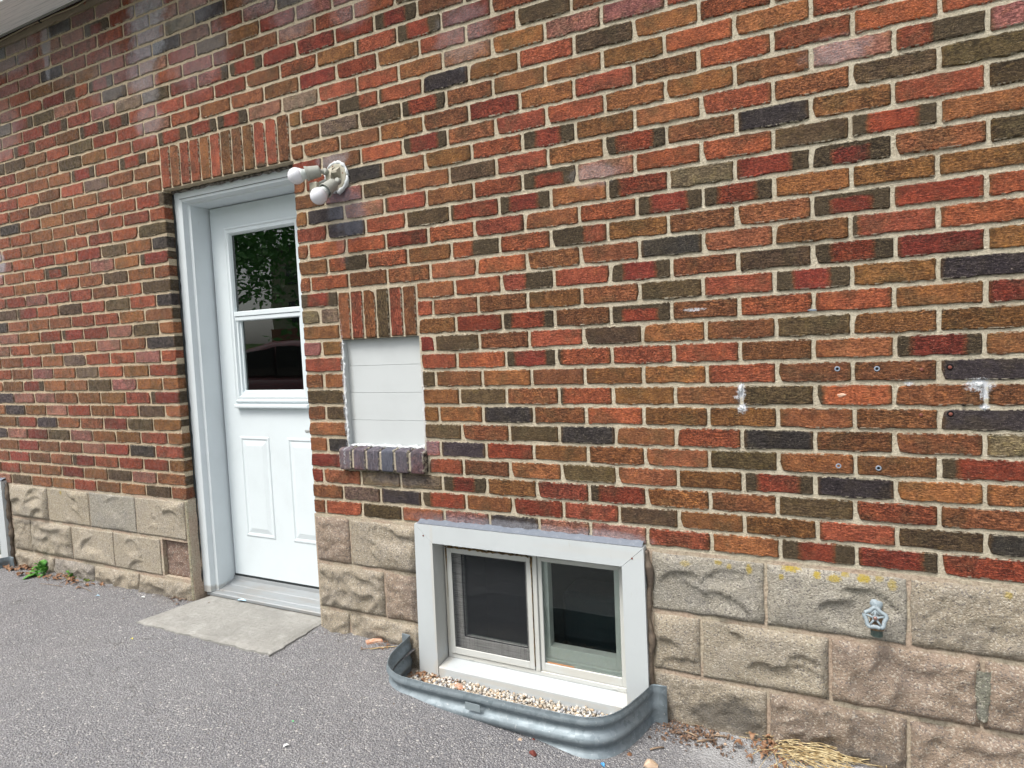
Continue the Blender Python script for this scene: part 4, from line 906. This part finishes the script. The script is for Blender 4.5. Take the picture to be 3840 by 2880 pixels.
wa = window_well(0, 'corrugated galvanised steel window well around the screened basement window')
wb = window_well(-4.262, 'dark bent steel well end at the left edge of the picture')
MB().box(-.935, -.875, -.345, -.343, .035, .062).put('sticker', plain('worn_sticker', (.20, .24, .26), .6, dirt=(.3, .33, .35), ds=90), wa)
# pea gravel in each well
def gravel(dx, label):
    V, F, T = [], [], []
    ico = bmesh.new(); bmesh.ops.create_icosphere(ico, subdivisions=1, radius=1); iv = [v.co.copy() for v in ico.verts]; ico.verts.index_update(); fi = [[v.index for v in f.verts] for f in ico.faces]; ico.free()
    cols = [(.42, .38, .32), (.6, .56, .49), (.42, .41, .4), (.46, .39, .31), (.32, .33, .35), (.66, .63, .58), (.52, .40, .28)]
    for _ in range(3000):
        x = R.uniform(-1.36, -.36); y = R.uniform(-.31, -.038)
        if not inpoly((x, y), hole): continue
        r_ = R.uniform(.005, .0092); z = -.066 + .012 * noise.noise(Vector((x * 6, y * 6, 0))) + R.uniform(0, .008)
        rot = Matrix.Rotation(R.uniform(0, 6), 3, Vector((R.random(), R.random(), 1))); sc = Vector((1, R.uniform(.7, 1), R.uniform(.55, .8))) * r_
        b = len(V); V += [Vector((x + dx, y, z)) + rot @ Vector((c.x * sc.x, c.y * sc.y, c.z * sc.z)) for c in iv]; F += [[b + k for k in f] for f in fi]
        c = R.choice(cols); k = R.uniform(.8, 1.15); T += [(c[0] * k, c[1] * k, c[2] * k, 1)] * len(iv)
    o = put('pea_gravel', V, F, M['pebble'], smooth=True); tag(o, label, 'gravel', kind='stuff')
    at_ = o.data.attributes.new('tone', 'FLOAT_COLOR', 'POINT'); at_.data.foreach_set('color', [x for t in T for x in t])
    MB().add([(-1.4 + dx, .03, -.072), (-.3 + dx, .03, -.072), (-.3 + dx, -.36, -.072), (-1.4 + dx, -.36, -.072)], [(0, 1, 2, 3)]).put('well_bed', M['sand'])['kind'] = 'structure'
gravel(0, 'rounded pea gravel lying in the well below the screened basement window'); gravel(-4.262, 'rounded pea gravel in the well at the far left')

# loose grit swept along the foot of the wall and scattered on the asphalt
V, F, T = [], [], []
tet = [Vector(v) for v in ((1, 0, -.4), (-.5, .85, -.4), (-.6, -.8, -.4), (.1, .1, .9), (.3, -.9, .3), (-.8, .2, .4))]
tf = [(0, 2, 1), (0, 1, 3), (1, 5, 3), (5, 2, 4), (3, 5, 4), (0, 3, 4), (0, 4, 2), (1, 2, 5)]
qg = random.Random(77)
for _ in range(5200):
    x = qg.uniform(-4.6, .9); y = -.012 - (abs(qg.gauss(0, .05)) if qg.random() < .42 else qg.uniform(0, 1.5) ** 1.1)
    if any(inpoly((x, y), [(a * 1.0, b - .02 if b < 0 else b) for a, b in h_]) for h_ in holes) or (-2.9 < x < -1.93 and y > -.31): continue
    if y > -.035 and qg.random() < .3: y -= .03
    s_ = qg.uniform(.0013, .0036) * (1.5 if qg.random() < .06 else 1); a = qg.uniform(0, 6.28); ca, sa_ = math.cos(a) * s_, math.sin(a) * s_; b = len(V); z = gz(x, y) + s_ * .25
    V += [(x + v.x * ca - v.y * sa_, y + v.x * sa_ + v.y * ca, z + v.z * s_ * .8) for v in tet]; F += [[b + k for k in f] for f in tf]
    k = qg.choice((.10, .16, .24, .30, .38, .46)); wmt = qg.uniform(0, .06); T += [(k + wmt * .5, k, k - wmt * .5, 1)] * 6
grit_ = put('loose_grit', V, F, M['pebble']); tag(grit_, 'fine grey grit scattered over the driveway and along the foot of the wall', 'grit', kind='stuff')
at_ = grit_.data.attributes.new('tone', 'FLOAT_COLOR', 'POINT'); at_.data.foreach_set('color', [x for t_ in T for x in t_])

# ================================================================== fittings
# twin flood lamp holder
lamp = root('flood_lamp', (-1.668, 0, 2.118), 'twin-socket outdoor lamp holder with two unlit white bulbs beside the door', 'wall lamp')
lp = Vector((-1.668, 0, 2.118))
MB().lathe(lp + Vector((0, -.001, 0)), (0, -1, 0), [(0, .060), (.008, .060), (.014, .054), (.015, .0)], 32).put('mounting_plate', M['lamptan'], lamp)
bd = MB(); n = 44; pts = [lp + Vector((math.cos(2 * math.pi * i / n) * .061, -.006 + R.uniform(-.003, .003), math.sin(2 * math.pi * i / n) * .064)) for i in range(n + 1)]
bd.tube(pts, [R.uniform(.005, .010) * (1.25 if math.sin(2 * math.pi * i / n) < -.3 else 1) for i in range(n + 1)], 8, .22); bd.put('sealant_ring', M['putty'], lamp, smooth=True)
# raised bracket on the plate
MB().prism([(-.014, .040), (-.046, .020), (-.050, -.012), (-.030, -.034), (-.014, -.044)], 'x', -.021, .024)
bk = MB(); bk.prism([(-.014, 2.118 + .044), (-.034, 2.118 + .034), (-.046, 2.118 + .004), (-.046, 2.118 - .030), (-.014, 2.118 - .046)], 'x', -1.697, -1.668)
bk.prism([(-.014, 2.118 + .040), (-.040, 2.118 + .022), (-.040, 2.118 + .012), (-.014, 2.118 - .006)], 'x', -1.6675, -1.640); bk.put('bracket', M['lamptan'], lamp)
def holder(k, s0, s1, bc):
    k, s0, s1, bc = map(Vector, (k, s0, s1, bc)); ax = (s1 - s0).normalized(); Ls = (s1 - s0).length
    kn = MB(); kn.lathe(k - Vector((0, .0, 0)) + Vector((.0, .012, 0)), (0, -1, .1), [(0, .012), (.004, .0145), (.018, .0145), (.021, .011), (.022, .004)], 16)
    kn.tube([k, s0 + ax * .004], .0095, 10); kn.put('knuckle', M['lampgrey'], lamp, smooth=False)
    MB().lathe(s0, ax, [(0, .016), (.002, .022), (.006, .0245), (Ls * .5, .0270), (Ls - .012, .0290), (Ls - .010, .0310), (Ls, .0325), (Ls, .0285), (Ls - .02, .0235), (Ls - .045, .02)], 28).put('socket', M['lampgrey'], lamp, smooth=False)
    b = MB(); rb = .0355; d = (bc - s1).length; t0 = Ls - .03
    prof = [(t0, .018), (Ls - .004, .0195), (Ls + d * .28, .0240), (Ls + d * .52, .0300)]
    MB().lathe(s0, ax, prof + [(Ls + d * .52, .0)], 28).put('bulb_neck', M['bulbneck'], lamp, smooth=True)
    pr = []; c0 = Ls + d
    for i in range(15):
        a = math.pi * (0.80 - .80 * i / 14); pr.append((c0 + rb * math.cos(math.pi - (math.pi - a)) , rb * math.sin(a)))
    pr = [(c0 - rb * math.cos(math.pi * (.16 + .84 * i / 16)), rb * math.sin(math.pi * (.16 + .84 * i / 16))) for i in range(17)]
    MB().lathe(s0, ax, pr, 28).put('bulb', M['bulb'], lamp, smooth=True)
holder((-1.694, -.050, 2.137), (-1.706, -.066, 2.139), (-1.752, -.107, 2.124), (-1.781, -.134, 2.113))
holder((-1.626, -.052, 2.085), (-1.628, -.072, 2.074), (-1.640, -.118, 2.034), (-1.652, -.150, 2.008))
sn = MB(); sn.box(-1.745, -1.702, -.100, -.060, 2.050, 2.088, .006, 2).prism([(-1.743, 2.052), (-1.704, 2.052), (-1.716, 2.030), (-1.742, 2.026)], 'y', -.098, -.064); sn.put('motion_sensor', M['lamptan'], lamp)
MB().tube([(-1.69, -.05, 2.10), (-1.71, -.07, 2.085)], .008, 8).put('sensor_arm', M['lampgrey'], lamp)
for dx, dz in ((-.012, .049), (.042, .012)): MB().lathe(lp + Vector((dx, -.0145, dz)), (0, -1, 0), [(0, .0035), (.0015, .003)], 10).put('screw', M['screw'], lamp)

# garden tap
tap = root('garden_tap', (.384, -.01, .48), 'weathered outdoor tap with a blue-grey five-lobed handwheel sticking out of the block wall', 'tap')
blob(.386, .478, .017, .019, 21, mat='tapw', parent=tap, nm='flange_putty', h=.010, y=-.012, rag=.3)
MB().tube([(.385, -.004, .472), (.384, -.03, .468), (.382, -.048, .460)], [.013, .013, .015], 12).put('tap_body', M['tapw'], tap, smooth=True)
tb = MB(); tb.lathe((.382, -.056, .462), (0, -.12, -1), [(0, .016), (.018, .0175), (.022, .021), (.040, .0205), (.042, .014)], 12); tb.put('spout_nut', M['brass'], tap)
tb = MB(); pr = [(.040, .0150)]
for i in range(5): pr += [(.041 + i * .004, .0165), (.043 + i * .004, .0165), (.0438 + i * .004, .0142), (.0446 + i * .004, .0142)]
tb.lathe((.382, -.056, .462), (0, -.12, -1), pr + [(.062, .013)], 18); tb.put('hose_thread', plain('verdigris', (.10, .14, .125), .6, .4, .3, dirt=(.2, .24, .22), ds=80), tap)
wc = Vector((.3755, -.094, .4705)); wax = Vector((-.05, -1, .30)).normalized(); wa_ = wax.cross(Vector((0, 0, 1))).normalized(); wb_ = wa_.cross(wax).normalized() * -1
MB().tube([(.382, -.046, .464), wc - wax * .004], .0085, 10).put('stem', M['tapw'], tap, smooth=True)
wh = MB(); n = 50; pts = []
for i in range(n + 1):
    t = 2 * math.pi * i / n; rr = .0275 + .0030 * math.cos(5 * t); pts.append(wc + (wa_ * math.sin(t) - wb_ * math.cos(t)) * rr)
wh.tube(pts, .0060, 8, caps=False)
for k in range(5):
    t = 2 * math.pi * k / 5; d = wa_ * math.sin(t) - wb_ * math.cos(t); wh.tube([wc + wax * .002, wc + d * .027], [.0036, .0028], 8)
wh.lathe(wc - wax * .006, wax, [(0, .008), (.009, .0085), (.011, .006)], 14); wh.put('handwheel', M['tapw'], tap, smooth=True)
MB().lathe(wc + wax * .004, wax, [(0, .0062), (.004, .0058), (.0055, .003)], 12).put('screw', plain('copper_screw', (.25, .15, .13), .35, .5, .6), tap, smooth=True)

# ================================================================== plants, litter
def leaf(m, base, dirv, ln, wd, curl=.3, lobes=True, seed=0):
    q = random.Random(seed); d = Vector(dirv).normalized(); side = d.cross(Vector((0, 0, 1))); side = side.normalized() if side.length > .1 else Vector((1, 0, 0)); up = side.cross(d).normalized()
    n = 7; vs = []; fs = []
    for i in range(n + 1):
        t = i / n; c = Vector(base) + d * ln * t + up * (curl * ln * math.sin(t * 2.4)) * .6 - Vector((0, 0, curl * ln * t * t * .7))
        w_ = wd * math.sin(math.pi * min(1, t * .86 + .09)) ** .8 * (1 + (q.uniform(-.3, .3) if lobes else 0))
        rf = q.uniform(-.2, .2) * wd
        vs += [c - side * w_ + up * (w_ * .35 + rf), c - side * w_ * .5 + up * rf * .4, c, c + side * w_ * .5 - up * rf * .4, c + side * w_ + up * (w_ * .35 - rf)]
    for i in range(n):
        for k in range(4): fs.append((i * 5 + k, i * 5 + k + 1, (i + 1) * 5 + k + 1, (i + 1) * 5 + k))
    return m.add(vs, fs)
wd_ = root('weed', (-4.19, -.045, .015), 'bright green leafy weed growing where the driveway meets the block wall', 'weed')
for i in range(30):
    a = R.uniform(0, 6.28); el = R.uniform(.05, 1.2); k = .5 + .5 * R.random(); zz = .012 + .05 * R.random() * (el > .5)
    m = MB(); b0_ = Vector((-4.19 + math.cos(a) * .015, -.045 + math.sin(a) * .012, zz)); tip = Vector((math.cos(a) * math.cos(el), math.sin(a) * math.cos(el) - .25, math.sin(el)))
    m.tube([(-4.19, -.045, .014), b0_, b0_ + tip * .02], .0014, 5); leaf(m, b0_ + tip * .015, tip, .058 * k, .019 * k, .45, True, i); m.put('leaf', M['leaf'], wd_, smooth=True)
m = MB(); leaf(m, (-4.22, -.05, .02), (-1, -.15, .02), .11, .02, .1, True, 91); leaf(m, (-4.18, -.07, .02), (-.2, -1, .1), .09, .022, .3, True, 92); m.put('leaf', M['leaf'], wd_, smooth=True)
def tuft(x, y, z, n, ln, label, mat='moss', cat='moss', wd=.009, grp='moss tufts along the foot of the wall'):
    m = MB()
    for i in range(n):
        a = R.uniform(0, 6.28); el = R.uniform(.1, 1.3); bx, by = x + R.gauss(0, ln * .7), y + R.gauss(0, ln * .35)
        leaf(m, (bx, min(by, -.008), z), (math.cos(a) * math.cos(el), math.sin(a) * math.cos(el) - .2, math.sin(el)), ln * R.uniform(.5, 1), wd * R.uniform(.6, 1.1), .4, True, i)
    o = m.put('moss_tuft', M[mat], smooth=True); return tag(o, label, cat, grp)
tuft(-3.915, -.02, .020, 34, .030, 'small yellow-green tuft with one brighter leaf, left of the two tufts by the block wall')
tuft(-3.755, -.015, .020, 40, .026, 'low moss tuft between the dead twigs, right of the two tufts by the block wall', wd=.008)
m = MB(); leaf(m, (-3.93, -.025, .035), (-.5, -.3, .8), .05, .016, .3, False, 3); leaf(m, (-3.92, -.025, .035), (.5, -.4, .5), .045, .014, .3, False, 4)
tag(m.put('sprout', M['leaf'], smooth=True), 'tiny green two-leaved sprout standing on the left moss tuft', 'weed')
def scatter(name, cx, cy, rx, ry, n, mats, label, cat, lmin=.004, lmax=.017, zoff=.004, kind='stuff', zf=gz, seed=1, curl=.4, yclamp=-.006):
    q = random.Random(seed); m = MB()
    for i in range(n):
        x = cx + q.gauss(0, rx); y = min(yclamp - q.random() * .01, cy + q.gauss(0, ry)); a = q.uniform(0, 6.28); z = (zf(x, y) if zf else 0) + zoff * q.random() + .0015
        ln = q.uniform(lmin, lmax)
        if q.random() < .55: leaf(m, (x, y, z), (math.cos(a), math.sin(a), q.uniform(-.05, .4)), ln, ln * q.uniform(.2, .45), curl, True, i)
        else: m.tube([(x, y, z), (x + math.cos(a) * ln * .5, y + math.sin(a) * ln * .5, z + q.uniform(0, .006)), (x + math.cos(a) * ln, y + math.sin(a) * ln, z + q.uniform(0, .004))], q.uniform(.0005, .0013), 4)
    o = m.put(name, mats, smooth=True); return tag(o, label, cat, kind=kind)
scatter('leaf_litter', -.17, -.065, .07, .035, 260, M['litterd'], 'dark crumbled leaf litter on the ground right of the steel well', 'leaf litter', seed=2)
scatter('leaf_litter', -.19, -.05, .06, .03, 130, M['litter'], 'red-brown dead leaf bits on the ground right of the steel well', 'leaf litter', seed=3, lmax=.014)
scatter('leaf_litter', -1.52, -.045, .035, .025, 40, M['litter'], 'brown leaf crumbs left of the steel well by the terracotta shard', 'leaf litter', seed=4, lmax=.015)
scatter('leaf_litter', -4.42, -.04, .09, .03, 90, M['litter'], 'dry brown needles and leaf bits left of the green weed', 'leaf litter', seed=5, lmax=.05)
scatter('leaf_litter', -3.9, -.06, .16, .03, 90, M['litter'], 'brown leaf crumbs below the moss tufts on the left', 'leaf litter', seed=6, lmax=.04)
scatter('leaf_litter', .10, -.07, .05, .05, 110, M['litter'], 'crumpled brown dead leaves under the straw heap', 'leaf litter', seed=7, lmax=.03, curl=.8, zoff=.02)
scatter('leaf_litter', -2.9, -.02, .07, .03, 60, M['litterd'], 'dirt and crumbs beside the foot of the door frame', 'leaf litter', seed=8, lmax=.02)
wz = lambda x, y: -.068
scatter('leaf_litter', -1.30, -.06, .035, .02, 60, M['litter'], 'red-brown dead leaves in the left corner of the gravel well', 'leaf litter', seed=9, lmax=.03, zf=wz, yclamp=-.04)
scatter('leaf_litter', -1.20, -.06, .05, .012, 40, M['litter'], 'brown leaf bits on the gravel under the window sill', 'leaf litter', seed=10, lmax=.02, zf=wz, yclamp=-.04)
scatter('leaf_litter', -.80, -.17, .03, .02, 24, M['straw'], 'dry straw wisps lying on the pea gravel', 'straw', seed=11, lmax=.04, zf=wz, yclamp=-.04)
# straw heap against the wall at the lower right
m = MB(); q = random.Random(31)
for i in range(95):
    x = .08 + abs(q.gauss(0, .085)); y = min(-.012, -.055 + q.gauss(0, .03)); a = q.gauss(-.10, .42) if q.random() < .7 else q.uniform(0, 6.28); ln = q.uniform(.08, .26) if x < .2 else q.uniform(.05, .15)
    z = gz(x, y) + .004 + q.random() * .03 * max(0, 1 - abs(x - .13) * 6); pts = []
    for k in range(5):
        t = k / 4; pts.append((x + math.cos(a) * ln * t, min(-.008, y + math.sin(a) * ln * t), z + .018 * math.sin(t * 3.1) * q.random() - t * .012 * (z > gz(x, y) + .015)))
    pts = [(p[0], p[1], max(p[2], gz(p[0], p[1]) + .0015)) for p in pts]
    m.tube(pts, q.uniform(.0008, .0017), 4)
tag(m.put('straw_heap', M['straw'], smooth=True), 'heap of dry golden straw lying against the block wall', 'straw', kind='stuff')
for i, (x, y, ln, a) in enumerate(((.02, -.075, .13, .05), (-.03, -.022, .11, .02), (-1.56, -.10, .14, .55), (-1.60, -.115, .18, .5))):
    m = MB(); m.tube([(x + math.cos(a) * ln * t, y + math.sin(a) * ln * t, max(gz(x, y), gz(x + ln, y)) + .004 + .003 * math.sin(t * 3)) for t in (0, .3, .6, 1)], .0013 if i < 2 else .002, 5)
    tag(m.put('twig', M['straw'] if i != 3 else M['stick'], smooth=True), ['single straw lying left of the straw heap', 'single pale straw along the foot of the dark block', 'pale stick leaning at the left bend of the steel well', 'brown stick lying beside the left bend of the steel well'][i], 'stick' if i > 1 else 'straw')
for i, (x, y, ln, a) in enumerate(((-.16, -.10, .07, .5), (-.21, -.06, .05, -.3), (-.12, -.05, .06, .2), (-.30, -.20, .05, .6), (-3.72, -.10, .18, -.15), (-4.0, -.16, .2, .1))):
    m = MB(); m.tube([(x + math.cos(a) * ln * t, y + math.sin(a) * ln * t, gz(x + math.cos(a) * ln * t, y) + .005 + .003 * math.sin(t * 3)) for t in (0, .3, .6, 1)], .003 if i < 4 else .0014, 5)
    tag(m.put('twig', M['stick'], smooth=True), ['bark piece lying outermost in the litter right of the well', 'short twig nearest the well end in the dark litter', 'twig against the block wall in the dark litter', 'grey-brown bark sliver below the right end of the well', 'thin dry stem on the asphalt below the moss tufts', 'longest thin dry stem on the asphalt at the left'][i], 'twig')
def rock(name, x, y, r, mat, label, cat, seed, sx=1, sy=1, sz=.6, z=None, rot=0):
    b = bmesh.new(); bmesh.ops.create_icosphere(b, subdivisions=2, radius=1); q = random.Random(seed); g_ = gz(x, y) if z is None else z
    for v in b.verts:
        k = 1 + .3 * noise.noise(v.co * 1.3 + Vector((seed, 0, 0))); c = Vector((v.co.x * sx, v.co.y * sy, v.co.z * sz)) * r * k
        for nn_ in (Vector((.5, .3, .8)), Vector((-.7, .2, .5)), Vector((.1, -.9, .3))):
            e = c.dot(nn_.normalized()) - r * .62 * min(1, sz + .3)
            if e > 0: c -= nn_.normalized() * e
        c.rotate(Matrix.Rotation(rot, 3, 'Z')); v.co = c + Vector((x, y, g_ + r * sz * .55))
    b.verts.index_update(); vs = [v.co[:] for v in b.verts]; fs = [[v.index for v in f.verts] for f in b.faces]; b.free()
    return tag(put(name, vs, fs, mat), label, cat)
sh = MB(); sh.prism([(-1.625, -.050), (-1.600, .000 - .012), (-1.565, -.010), (-1.550, -.022), (-1.578, -.040), (-1.603, -.066)], 'z', .010, .034)
tag(sh.put('terracotta_shard', M['terra']), 'broken orange terracotta shard on the asphalt left of the steel well', 'brick shard')
rock('stone', -.285, -.27, .022, M['stone'], 'largest tan stone on the asphalt at the bottom of the picture', 'stone', 3, 1.3, .8, .55, rot=.3)
rock('chip', -.655, -.385, .014, M['redchip'], 'dark red-brown chip on the asphalt in front of the well', 'chip', 4, 1.3, .7, .6, rot=-.5)
rock('chip', -1.125, -.078, .019, M['terra'], 'rusty orange curled lump lying on the pea gravel', 'clay lump', 8, 1.4, .8, .6, z=-.068)
for i, (x, y, r_, mt, lb) in enumerate(((.035, -.052, .009, 'stone', 'small tan pebble on the pale patch left of the straw heap'), (-.1, -.03, .008, 'stone', 'pale pebble beside the dark block, right of the litter'), (-.36, -.245, .009, 'litter', 'small brown crumb left of the tan stone'), (-.72, -.345, .008, 'stone', 'pale pebble just in front of the well'), (-.68, -.32, .007, 'redchip', 'small dark crumb against the front of the well'), (-.07, -.075, .006, 'stone', 'tiny pebble on the pale patch nearest the litter'), (-.05, -.14, .006, 'asphalt', 'grey pebble near the bottom edge on the pale patch'))):
    rock('pebble', x, y, r_, M[mt], lb, 'pebble', 40 + i)
for i, (px, py, c, mt, nm, lb, ct) in enumerate(((-.435, -.325, .012, 'blue', 'plastic_scrap', 'blue plastic scrap on the asphalt near the tan stone', 'litter'), (-1.50, -.62, .006, 'green', 'plastic_scrap', 'tiny bright green scrap on the open asphalt', 'litter'), (-2.73, -.42, .010, 'yellow', 'petal', 'small yellow petal on the asphalt below the concrete pad', 'petal'), (-3.17, -.08, .014, 'paper', 'paper_scrap', 'white paper scrap on the asphalt near the foot of the block wall', 'litter'), (-3.45, -.16, .015, 'chalk', 'paper_scrap', 'pale blue scrap on the asphalt left of the concrete pad', 'litter'), (-1.42, -.74, .012, 'paper', 'paper_scrap', 'white sliver on the asphalt near the bottom of the picture', 'litter'))):
    m = MB(); leaf(m, (px, py, gz(px, py) + .003), (1, .4 * (i - 2), .05), c * 1.6, c * .5, .3, True, i); tag(m.put(nm, M[mt], smooth=True), lb, ct)
m = MB(); leaf(m, (-2.56, .050, .047), (1, .3, .02), .05, .011, .15, True, 77); tag(m.put('paint_flake', M['chalk'], smooth=True), 'pale blue flake on the concrete pad at the edge of the threshold', 'flake')

# ================================================================== across the driveway (seen in the door glass)
lw = MB(); lw.add([(-60, -8.6, -.02), (60, -8.6, -.02), (60, -11.5, 1.75), (-60, -11.5, 1.75), (60, -40, 1.95), (-60, -40, 1.95)], [(0, 1, 2, 3), (3, 2, 4, 5)])
lw.put('lawn', M['lawn'])['kind'] = 'structure'
def tree(x, y, z, h, cr, seed, label, n=2600, lean=.0):
    q = random.Random(seed); t = root('tree', (x, y, z), label, 'tree', 'trees across the driveway')
    tr = MB(); pts = [(x + lean * k + .06 * math.sin(k * 1.3 + seed), y, z - .1 + h * k / 6) for k in range(7)]; tr.tube(pts, [.17, .14, .12, .11, .10, .08, .05], 12, .05)
    for k in range(9):
        a = q.uniform(0, 6.28); b0_ = Vector(pts[2 + k % 4]); e = b0_ + Vector((math.cos(a) * cr * .8, math.sin(a) * cr * .7, cr * q.uniform(.2, .7))); tr.tube([b0_, b0_.lerp(e, .5) + Vector((0, 0, .15)), e], [.05, .03, .012], 7)
    tr.put('trunk', M['bark'], t, smooth=True)
    V = []; F = []; cl = [Vector((x + q.gauss(0, cr * .5), y + q.gauss(0, cr * .5), z + h * .86 + q.gauss(0, cr * .35))) for _ in range(34)]
    for i in range(n):
        c = q.choice(cl) + Vector((q.gauss(0, cr * .17), q.gauss(0, cr * .17), q.gauss(0, cr * .12))); s = q.uniform(.07, .16)
        a = Vector((q.gauss(0, 1), q.gauss(0, 1), q.gauss(0, 1))).normalized() * s; b = a.cross(Vector((q.gauss(0, 1), q.gauss(0, 1), 1))).normalized() * s * .6
        k = len(V); V += [c - a, c - b, c + a, c + b]; F.append((k, k + 1, k + 2, k + 3))
    put('crown', V, F, M['canopy'], t)
tree(-10.6, -12.2, 1.78, 3.6, 2.3, 1, 'leafy tree on the lawn mirrored in the upper door pane'); tree(-14.5, -13.5, 1.78, 4.5, 2.8, 2, 'broad tree farther along the lawn'); tree(-6.2, -14.5, 1.8, 4.2, 2.6, 3, 'tree on the lawn nearest the street side'); tree(-19.5, -14, 1.78, 4.5, 3, 4, 'last tree on the lawn far to the left')
bl_ = root('apartment_building', (-18, -30, 1.9), 'low rendered apartment building with dark windows across the lawn', 'building')
MB().box(-34, -2, -36, -30, 1.9, 8.5).put('wall', M['farwall'], bl_); MB().box(-34.2, -1.8, -29.98, -29.9, 1.9, 3.2).put('plinth', M['farbrick'], bl_); MB().box(-34.5, -1.5, -36.5, -29.4, 8.5, 8.9).put('roof', M['farroof'], bl_)
for i in range(8):
    for k in range(2): MB().box(-32.5 + i * 3.9, -30.3 + i * 3.9, -29.97, -29.9, 3.6 + k * 2.6, 5.1 + k * 2.6, .02).put('window', M['farwin'], bl_)
# a maroon car parked on the far side of the driveway
car = root('parked_car', (-6.9, -4.6, 0), 'maroon car parked across the driveway, mirrored in the lower door pane', 'car')
def loft(secs, nm, mat):
    m = MB(); n = len(secs[0][1]); vs = []
    for x, pr in secs: vs += [(x, y, z) for y, z in pr]
    fs = [(i * n + k, (i + 1) * n + k, (i + 1) * n + (k + 1) % n, i * n + (k + 1) % n) for i in range(len(secs) - 1) for k in range(n)] + [tuple(range(n)), tuple(range((len(secs) - 1) * n, len(secs) * n))[::-1]]
    return m.add(vs, fs).put(nm, mat, car, smooth=True)
def sec(hw, zb, zt, r_=.12): 
    return [(-4.6 - hw + r_, zb), (-4.6 - hw, zb + r_), (-4.6 - hw, zb + .4 * (zt - zb)), (-4.6 - hw + .03, zt - r_), (-4.6 - hw + r_, zt), (-4.6 + hw - r_, zt), (-4.6 + hw - .03, zt - r_), (-4.6 + hw, zb + .4 * (zt - zb)), (-4.6 + hw, zb + r_), (-4.6 + hw - r_, zb)]
loft([(-9.15, sec(.6, .4, .72)), (-9.05, sec(.78, .3, .86)), (-8.6, sec(.88, .24, .98)), (-7.9, sec(.9, .22, 1.02)), (-5.4, sec(.9, .22, 1.03)), (-4.9, sec(.86, .25, 1.0)), (-4.72, sec(.75, .35, .9))], 'body', M['carred'])
loft([(-8.15, sec(.72, .98, 1.06, .04)), (-7.5, sec(.66, .98, 1.42, .1)), (-7.0, sec(.64, .98, 1.55, .14)), (-6.0, sec(.63, .98, 1.56, .14)), (-5.3, sec(.62, .98, 1.42, .12)), (-4.95, sec(.66, .98, 1.04, .03))], 'cabin', M['carred'])
for x0, x1, t0, t1 in ((-7.55, -6.72, 1.36, 1.46), (-6.66, -5.85, 1.47, 1.46), (-5.80, -5.35, 1.45, 1.34)):
    for sgn in (1, -1): MB().prism([(x0 + (-.25 if x0 < -7.5 else 0), 1.06), (x1, 1.06), (x1, t1), (x0, t0)], 'y', -4.6 + sgn * .655, -4.6 + sgn * .70).put('side_window', M['carglass'], car)
for x in (-8.2, -5.5):
    for sgn in (1, -1):
        w_ = MB(); w_.lathe((x, -4.6 + sgn * .72, .33), (0, sgn, 0), [(0, .22), (0, .31), (.03, .33), (.17, .33), (.19, .31), (.19, .22)], 24); wo = w_.put('wheel', M['tyre'], car, smooth=True)
        MB().lathe((x, -4.6 + sgn * .905, .33), (0, sgn, 0), [(0, .21), (.012, .2), (.015, .05), (.02, .0)], 20).put('rim', M['rim'], wo, smooth=True)
for sgn in (1, -1): MB().box(-7.75, -7.6, -4.6 + sgn * .72 - .05, -4.6 + sgn * .72 + .18 * sgn, 1.04, 1.18, .03, 2).put('wing_mirror', M['carred'], car, smooth=True)
